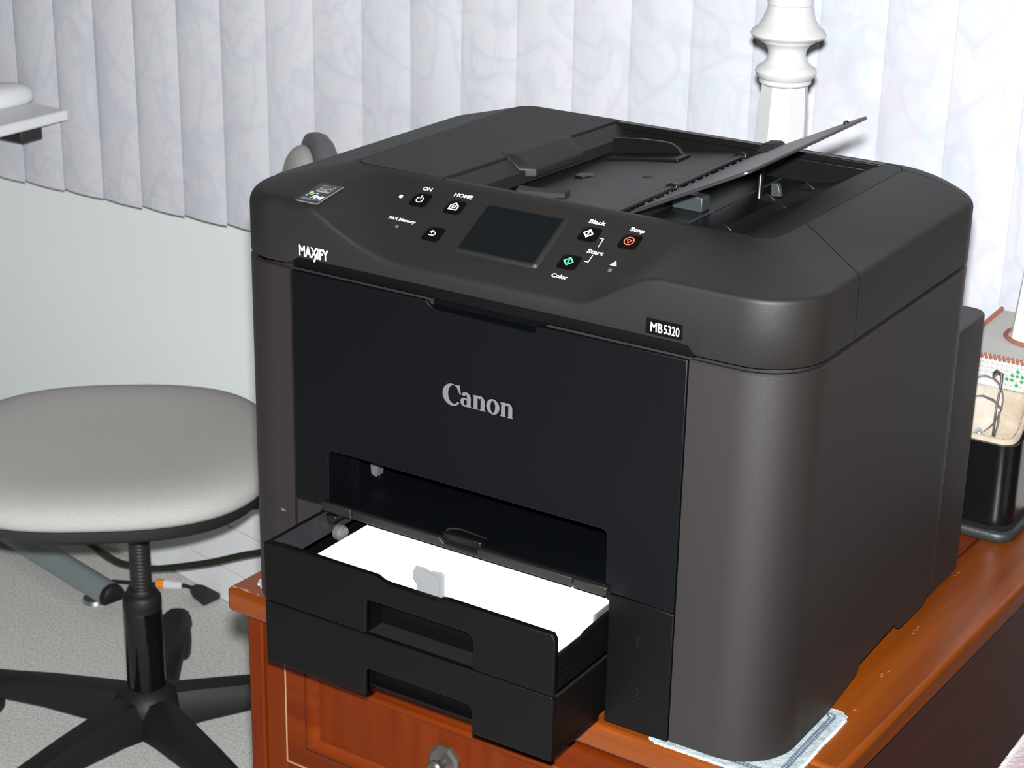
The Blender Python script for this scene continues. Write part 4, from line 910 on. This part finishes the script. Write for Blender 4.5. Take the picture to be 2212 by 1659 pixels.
# ------------------------------------------------------------------ office chair
CXY = Vector((-0.727, 0.631))
hub_z = -0.625
FD = Vector((-0.78, -0.62)).normalized(); WD = Vector((-FD.y, FD.x))
ch = thing('office_chair', 'grey upholstered swivel office chair on a black five-star base', 'chair', (CXY.x, CXY.y, FZ))
SCN = CXY + Vector((-0.022, -0.02))
def seat_loop(s, z, a=0.215, b=0.218, fr_drop=0.0):
    out = []
    for u, v in sel(a * s, b * s, 56, 2.7):
        p = SCN + FD * u + WD * v; out.append((p.x, p.y, z - fr_drop * max(0, u / a) ** 2))
    return out
mb = MB(); mb.loft([seat_loop(s, z) for s, z in ((0.90, -0.2850), (0.985, -0.2835), (1.0, -0.2780), (1.0, -0.2710), (0.985, -0.2640), (0.955, -0.2580), (0.90, -0.2530), (0.80, -0.2495), (0.66, -0.2500), (0.5, -0.2525), (0.3, -0.2545), (0.1, -0.255))])
mb.build('seat', M['seat'], ch, angle=80)
mb = MB(); mb.loft([seat_loop(s, z) for s, z in ((0.45, -0.318), (0.80, -0.312), (0.94, -0.304), (0.985, -0.294), (0.99, -0.2840), (0.93, -0.2830))]); mb.build('seat_shell', M['shell'], ch, angle=60)
# backrest with shell and upright
BC = SCN + FD * (-0.265)
FD0, WD0 = FD, WD
FD = Vector((-0.70, -0.714)).normalized(); WD = Vector((-FD.y, FD.x))
def back_loop(s, d, a=0.165, b=0.180, zc=-0.044):
    out = []
    for u, v in sel(a * s, b * s, 120, 2.0):
        p = BC + WD * u + FD * (d + 0.25 * u * u); out.append((p.x, p.y, zc + v))
    return out
mb = MB(); mb.loft([back_loop(s, d) for s, d in ((0.90, -0.004), (0.955, -0.001), (0.97, 0.004), (0.965, 0.010), (0.945, 0.016), (0.91, 0.021), (0.85, 0.025), (0.70, 0.028), (0.4, 0.028), (0.1, 0.028))]); mb.build('backrest', M['seat'], ch, angle=80)
mb = MB(); mb.loft([back_loop(s, d, zc=-0.034) for s, d in ((0.3, -0.040), (0.70, -0.038), (0.86, -0.034), (0.94, -0.029), (0.98, -0.023), (0.998, -0.015), (1.0, -0.008), (0.99, -0.002), (0.95, 0.0))]); mb.build('back_shell', M['shellgrey'], ch, angle=60)
FD, WD = FD0, WD0
bx = BC + FD * -0.03
mb = MB(); mb.tube([(bx.x, bx.y, -0.10), (bx.x, bx.y, -0.25), ((bx + FD * 0.02).x, (bx + FD * 0.02).y, -0.325), ((bx + FD * 0.08).x, (bx + FD * 0.08).y, -0.345), (CXY.x, CXY.y, -0.345)], 0.012, 10); mb.build('back_upright', M['base_bl'], ch)
# column
mb = MB(); mb.lathe([(0.030, -0.345), (0.030, -0.358), (0.0125, -0.360)], (CXY.x, CXY.y, 0), 24); mb.build('swivel_plate', M['base_bl'], ch)
prof = [(0.0112, -0.50)] 
k = 26
for i in range(k): 
    z = -0.49 + (0.13) * i / k; prof += [(0.0137, z), (0.0145, z + 0.0022)]
prof += [(0.0112, -0.355)]
mb = MB(); mb.lathe(prof, (CXY.x, CXY.y, 0), 20); mb.build('threaded_rod', M['rod'], ch, angle=25)
mb = MB(); mb.lathe([(0.0140, -0.468), (0.0175, -0.4675), (0.0195, -0.4705), (0.0195, -0.475), (0.0220, -0.476), (0.0255, -0.4810), (0.0258, -0.491), (0.0252, -0.500)], (CXY.x, CXY.y, 0), 32); mb.build('collar', M['base_bl'], ch, angle=35)
mb = MB(); mb.lathe([(0.0250, -0.4985), (0.0258, -0.502), (0.0260, -0.61), (0.0250, -0.630), (0.022, -0.638)], (CXY.x, CXY.y, 0), 40); mb.build('gas_tube', M['gas'], ch, angle=60)
mb = MB(); mb.lathe([(0.020, -0.612), (0.030, -0.617), (0.042, -0.628), (0.047, -0.645), (0.044, -0.672), (0.032, -0.682), (0.0001, -0.684)], (CXY.x, CXY.y, 0), 36); mb.build('hub', M['base_bl'], ch, angle=50)
for kk in range(5):
    a = math.radians(-20 + 72 * kk); d = Vector((math.cos(a), math.sin(a))); s_ = Vector((-d.y, d.x))
    loops = []
    for r, wd, zt_, zb_ in ((0.030, 0.030, -0.624, -0.676), (0.07, 0.028, -0.626, -0.670), (0.15, 0.026, -0.632, -0.664), (0.22, 0.0245, -0.640, -0.664), (0.262, 0.0245, -0.6445, -0.664), (0.285, 0.017, -0.650, -0.663)):
        loop = []
        for u, v in ((-1, 0.0), (-0.95, 0.55), (-0.55, 0.95), (0, 1.0), (0.55, 0.95), (0.95, 0.55), (1, 0.0)):
            p = CXY + d * r + s_ * (u * wd); loop.append((p.x, p.y, zb_ + (zt_ - zb_) * v))
        loops.append(loop)
    mb = MB(); mb.loft(loops); leg = mb.build('leg', M['base_bl'], ch, angle=40)
    e = CXY + d * 0.268
    mb = MB(); mb.lathe([(0.005, -0.700), (0.005, -0.660)], (e.x, e.y, 0), 10)
    for q in (-1, 1):
        c = e + s_ * (q * 0.012) - d * 0.010
        mb.lathe([(0.010, -0.008), (0.0225, -0.007), (0.0245, -0.003), (0.0245, 0.004), (0.020, 0.008), (0.001, 0.009)], (c.x, c.y, FZ + 0.0245), 20, Vector((s_.x * q, s_.y * q, 0)))
    mb.build('caster', M['base_bl'], leg, angle=40)

# ------------------------------------------------------------------ white workstation at the left edge
wd_ = thing('white_desk', 'white desk with a grey steel foot at the left edge', 'desk', (-1.45, 0.55, FZ))
mb = MB(); mb.box(-1.95, -1.10, 0.16, 0.918, 0.0585, 0.0745); mb.build('desktop', M['white_lac'], wd_, bevel=0.003, seg=3)
mb = MB(); mb.box(-1.80, -1.122, 0.845, 0.886, 0.034, 0.0585); mb.build('bracket', M['shell'], wd_, bevel=0.003)
mb = MB(); mb.box(-1.85, -1.135, 0.20, 0.225, 0.034, 0.0585); mb.build('bracket', M['shell'], wd_, bevel=0.003)
for (fx, fy, dx, dy) in ((-1.044, 0.894, -0.50, 0.115), (-1.12, 0.19, -0.55, 0.0)):
    a = Vector((fx, fy)); b = a + Vector((dx, dy)); d = (b - a).normalized(); s_ = Vector((-d.y, d.x))
    if fy > 0.5: b = a + d * 0.56
    sec = [(-0.026, 0.0), (-0.026, 0.014), (-0.018, 0.026), (-0.006, 0.031), (0.006, 0.031), (0.018, 0.026), (0.026, 0.014), (0.026, 0.0)]
    zb0 = FZ + 0.022; sec = [(u * 0.78, v * 0.85) for u, v in sec]
    mb = MB(); mb.loft([[((p + s_ * u).x, (p + s_ * u).y, zb0 + v) for u, v in sec] for p in (a + d * 0.012, b)]); ft = mb.build('foot', M['steel_grey'], wd_, angle=50)
    mb = MB(); mb.loft([[((p + s_ * (u * k_)).x, (p + s_ * (u * k_)).y, zb0 + v * k_) for u, v in sec] for p, k_ in ((a + d * 0.0122, 1.0), (a + d * 0.003, 1.0), (a, 0.9))]); mb.build('end_cap', M['base_bl'], ft, angle=50)
    c = a + d * 0.058
    mb = MB(); mb.lathe([(0.005, 0.024), (0.005, 0.012), (0.019, 0.008), (0.021, 0.002), (0.020, 0.0)], (c.x, c.y, FZ), 20); mb.build('glide', M['chrome'], ft)
    if fy < 0.5 or True:
        c = a + d * 0.50
        mb = MB(); mb.box(c.x - 0.03, c.x + 0.03, c.y - 0.016, c.y + 0.016, FZ + 0.05, 0.034); mb.build('upright', M['steel_grey'], wd_, bevel=0.003)
mb = MB(); mz = 0.0745
def mouse_loop(s, z): return [(-1.20 + 0.031 * s * 1.0 * u, 0.885 + 0.052 * s * v, mz + z) for u, v in sel(1, 1, 30, 2.4)]
mb.loft([mouse_loop(s, z) for s, z in ((0.92, 0.0), (1.0, 0.004), (1.0, 0.010), (0.93, 0.018), (0.78, 0.024), (0.5, 0.028), (0.15, 0.0295))])
tag(mb.build('computer_mouse', M['white_lac'], loc=(-1.20, 0.885, mz), angle=80), 'white computer mouse near the corner of the white desktop', 'mouse')

# ------------------------------------------------------------------ white ribbed panel and cables by the wall
wp = thing('ribbed_panel', 'white ribbed board leaning low against the wall behind the chair', 'panel', (-0.85, 1.02, FZ))
a = Vector((-1.125, 1.0695)); d = Vector((0.975, -0.222)).normalized(); s_ = Vector((-d.y, d.x))
zs_ = [0.0, 0.052, 0.122, 0.20]
for i in range(3):
    mb = MB(); loops = []
    for t, lean in ((0.03 if i else 0.0, 0), (0.47, 0)):
        p = a + d * t
        L_ = []
        for z, off in ((zs_[i] + 0.0012, 0.0), (zs_[i + 1] - 0.0012, 0.0), (zs_[i + 1] - 0.0012, 0.008), (zs_[i] + 0.0012, 0.008)):
            q = p + s_ * (off + z * 0.16); L_.append((q.x, q.y, FZ + z))
        loops.append(L_)
    mb.loft(loops); mb.build('slat', M['white_pan'], wp, bevel=0.0008)
mb = MB(); L2 = []
for t in (0.02, 0.46):
    p = a + d * t; L2.append([((p + s_ * (o_ + z * 0.16)).x, (p + s_ * (o_ + z * 0.16)).y, FZ + z) for z, o_ in ((0.004, 0.0055), (0.196, 0.0055), (0.196, 0.0075), (0.004, 0.0075))])
mb.loft(L2); mb.build('backing', M['shellgrey'], wp)
def smoothpath(P, n=8):
    P = [Vector(p) for p in P]; out = []
    for i in range(len(P) - 1):
        p0 = P[max(0, i - 1)]; p1 = P[i]; p2 = P[i + 1]; p3 = P[min(len(P) - 1, i + 2)]
        for k in range(n):
            t = k / n; out.append(0.5 * ((2 * p1) + (p2 - p0) * t + (2 * p0 - 5 * p1 + 4 * p2 - p3) * t * t + (3 * p1 - p0 - 3 * p2 + p3) * t ** 3))
    return out + [P[-1]]
cb = MB(); cb.tube(smoothpath([(-1.60, 0.96, -0.30), (-1.42, 0.935, -0.44), (-1.30, 0.915, -0.515), (-1.19, 0.90, -0.578), (-1.062, 0.90, -0.625), (-1.0039, 0.90, -0.6262), (-0.9554, 0.90, -0.617), (-0.8507, 0.90, -0.577), (-0.755, 0.90, -0.534), (-0.64, 0.92, -0.50), (-0.45, 0.99, -0.56), (-0.28, 1.02, -0.66), (-0.10, 1.02, -0.712), (0.20, 1.02, -0.714)]), 0.0052, 10)
tag(cb.build('power_cable', M['cable'], loc=(-0.95, 0.90, -0.62)), 'dark green-black power cable sagging across behind the chair column', 'cable')
ad = thing('display_plug', 'black connector plug on a short cable lying on the carpet', 'plug', (-0.96, 1.0, FZ))
mb = MB(); zc = FZ + 0.012
mb.tube(smoothpath([(-1.12, 0.965, zc - 0.006), (-1.07, 0.977, zc), (-1.035, 0.992, zc + 0.002), (-1.005, 1.008, zc + 0.002), (-0.983, 1.011, zc + 0.001)]), 0.0035, 8); mb.build('lead', M['cable'], ad)
mb = MB(); pa = Vector((-0.988, 1.012)); pd = Vector((0.93, -0.12)).normalized(); ps = Vector((-pd.y, pd.x))
def bx_loop(t, h, z0, z1): q = pa + pd * t; return [((q + ps * u).x, (q + ps * u).y, z) for u, z in ((-h, z0), (h, z0), (h, z1), (-h, z1))]
mb.loft([bx_loop(0.0, 0.007, zc - 0.006, zc + 0.006), bx_loop(0.010, 0.009, zc - 0.008, zc + 0.008), bx_loop(0.012, 0.013, zc - 0.006, zc + 0.006), bx_loop(0.046, 0.018, zc - 0.009, zc + 0.001)]); mb.build('connector', M['shell'], ad, bevel=0.0015)
mb = MB(); mb.tube([(-1.044, 0.9895, zc + 0.001), (-1.033, 0.9945, zc + 0.002)], 0.0085, 10); mb.build('tag', M['orange'], ad)['label'] = 'orange cable tag'
mb = MB(); mb.tube([(-1.033, 0.9945, zc + 0.002), (-1.006, 1.007, zc + 0.002)], [0.0085, 0.0065], 10); mb.build('tag', M['white_lac'], ad)['label'] = 'white cable tag'

# ------------------------------------------------------------------ plush chair corner, bottom right
pc = thing('plush_chair', 'mauve plush upholstered chair at the lower right corner', 'chair', (0.72, -0.1, FZ))
mb = MB()
mb.loft([[(x, y, z) for x, y in rr(0.600 + i, 0.72 - i, -0.42 + i, 0.30 - i, 0.03, 5)] for i, z in ((0.0, -0.30), (0.0, 0.024), (0.004, 0.038), (0.012, 0.0475), (0.024, 0.0510))])
mb.build('backrest', M['plush'], pc, angle=80)
mb = MB(); mb.loft([[(x, y, z) for x, y in rr(0.60 + i, 1.06 - i, -0.42 + i, 0.30 - i, 0.04, 5)] for i, z in ((0.012, -0.40), (0.0, -0.38), (0.0, -0.31), (0.02, -0.285))]); mb.build('seat', M['plush'], pc, angle=80)
for lx_ in (0.64, 1.02):
    for ly_ in (-0.38, 0.26):
        mb = MB(); mb.loft([[(lx_ + a_ * s, ly_ + b_ * s, z) for a_, b_ in ((-1, -1), (1, -1), (1, 1), (-1, 1))] for s, z in ((0.012, FZ), (0.019, -0.39))]); mb.build('leg', M['desk_side'], pc)
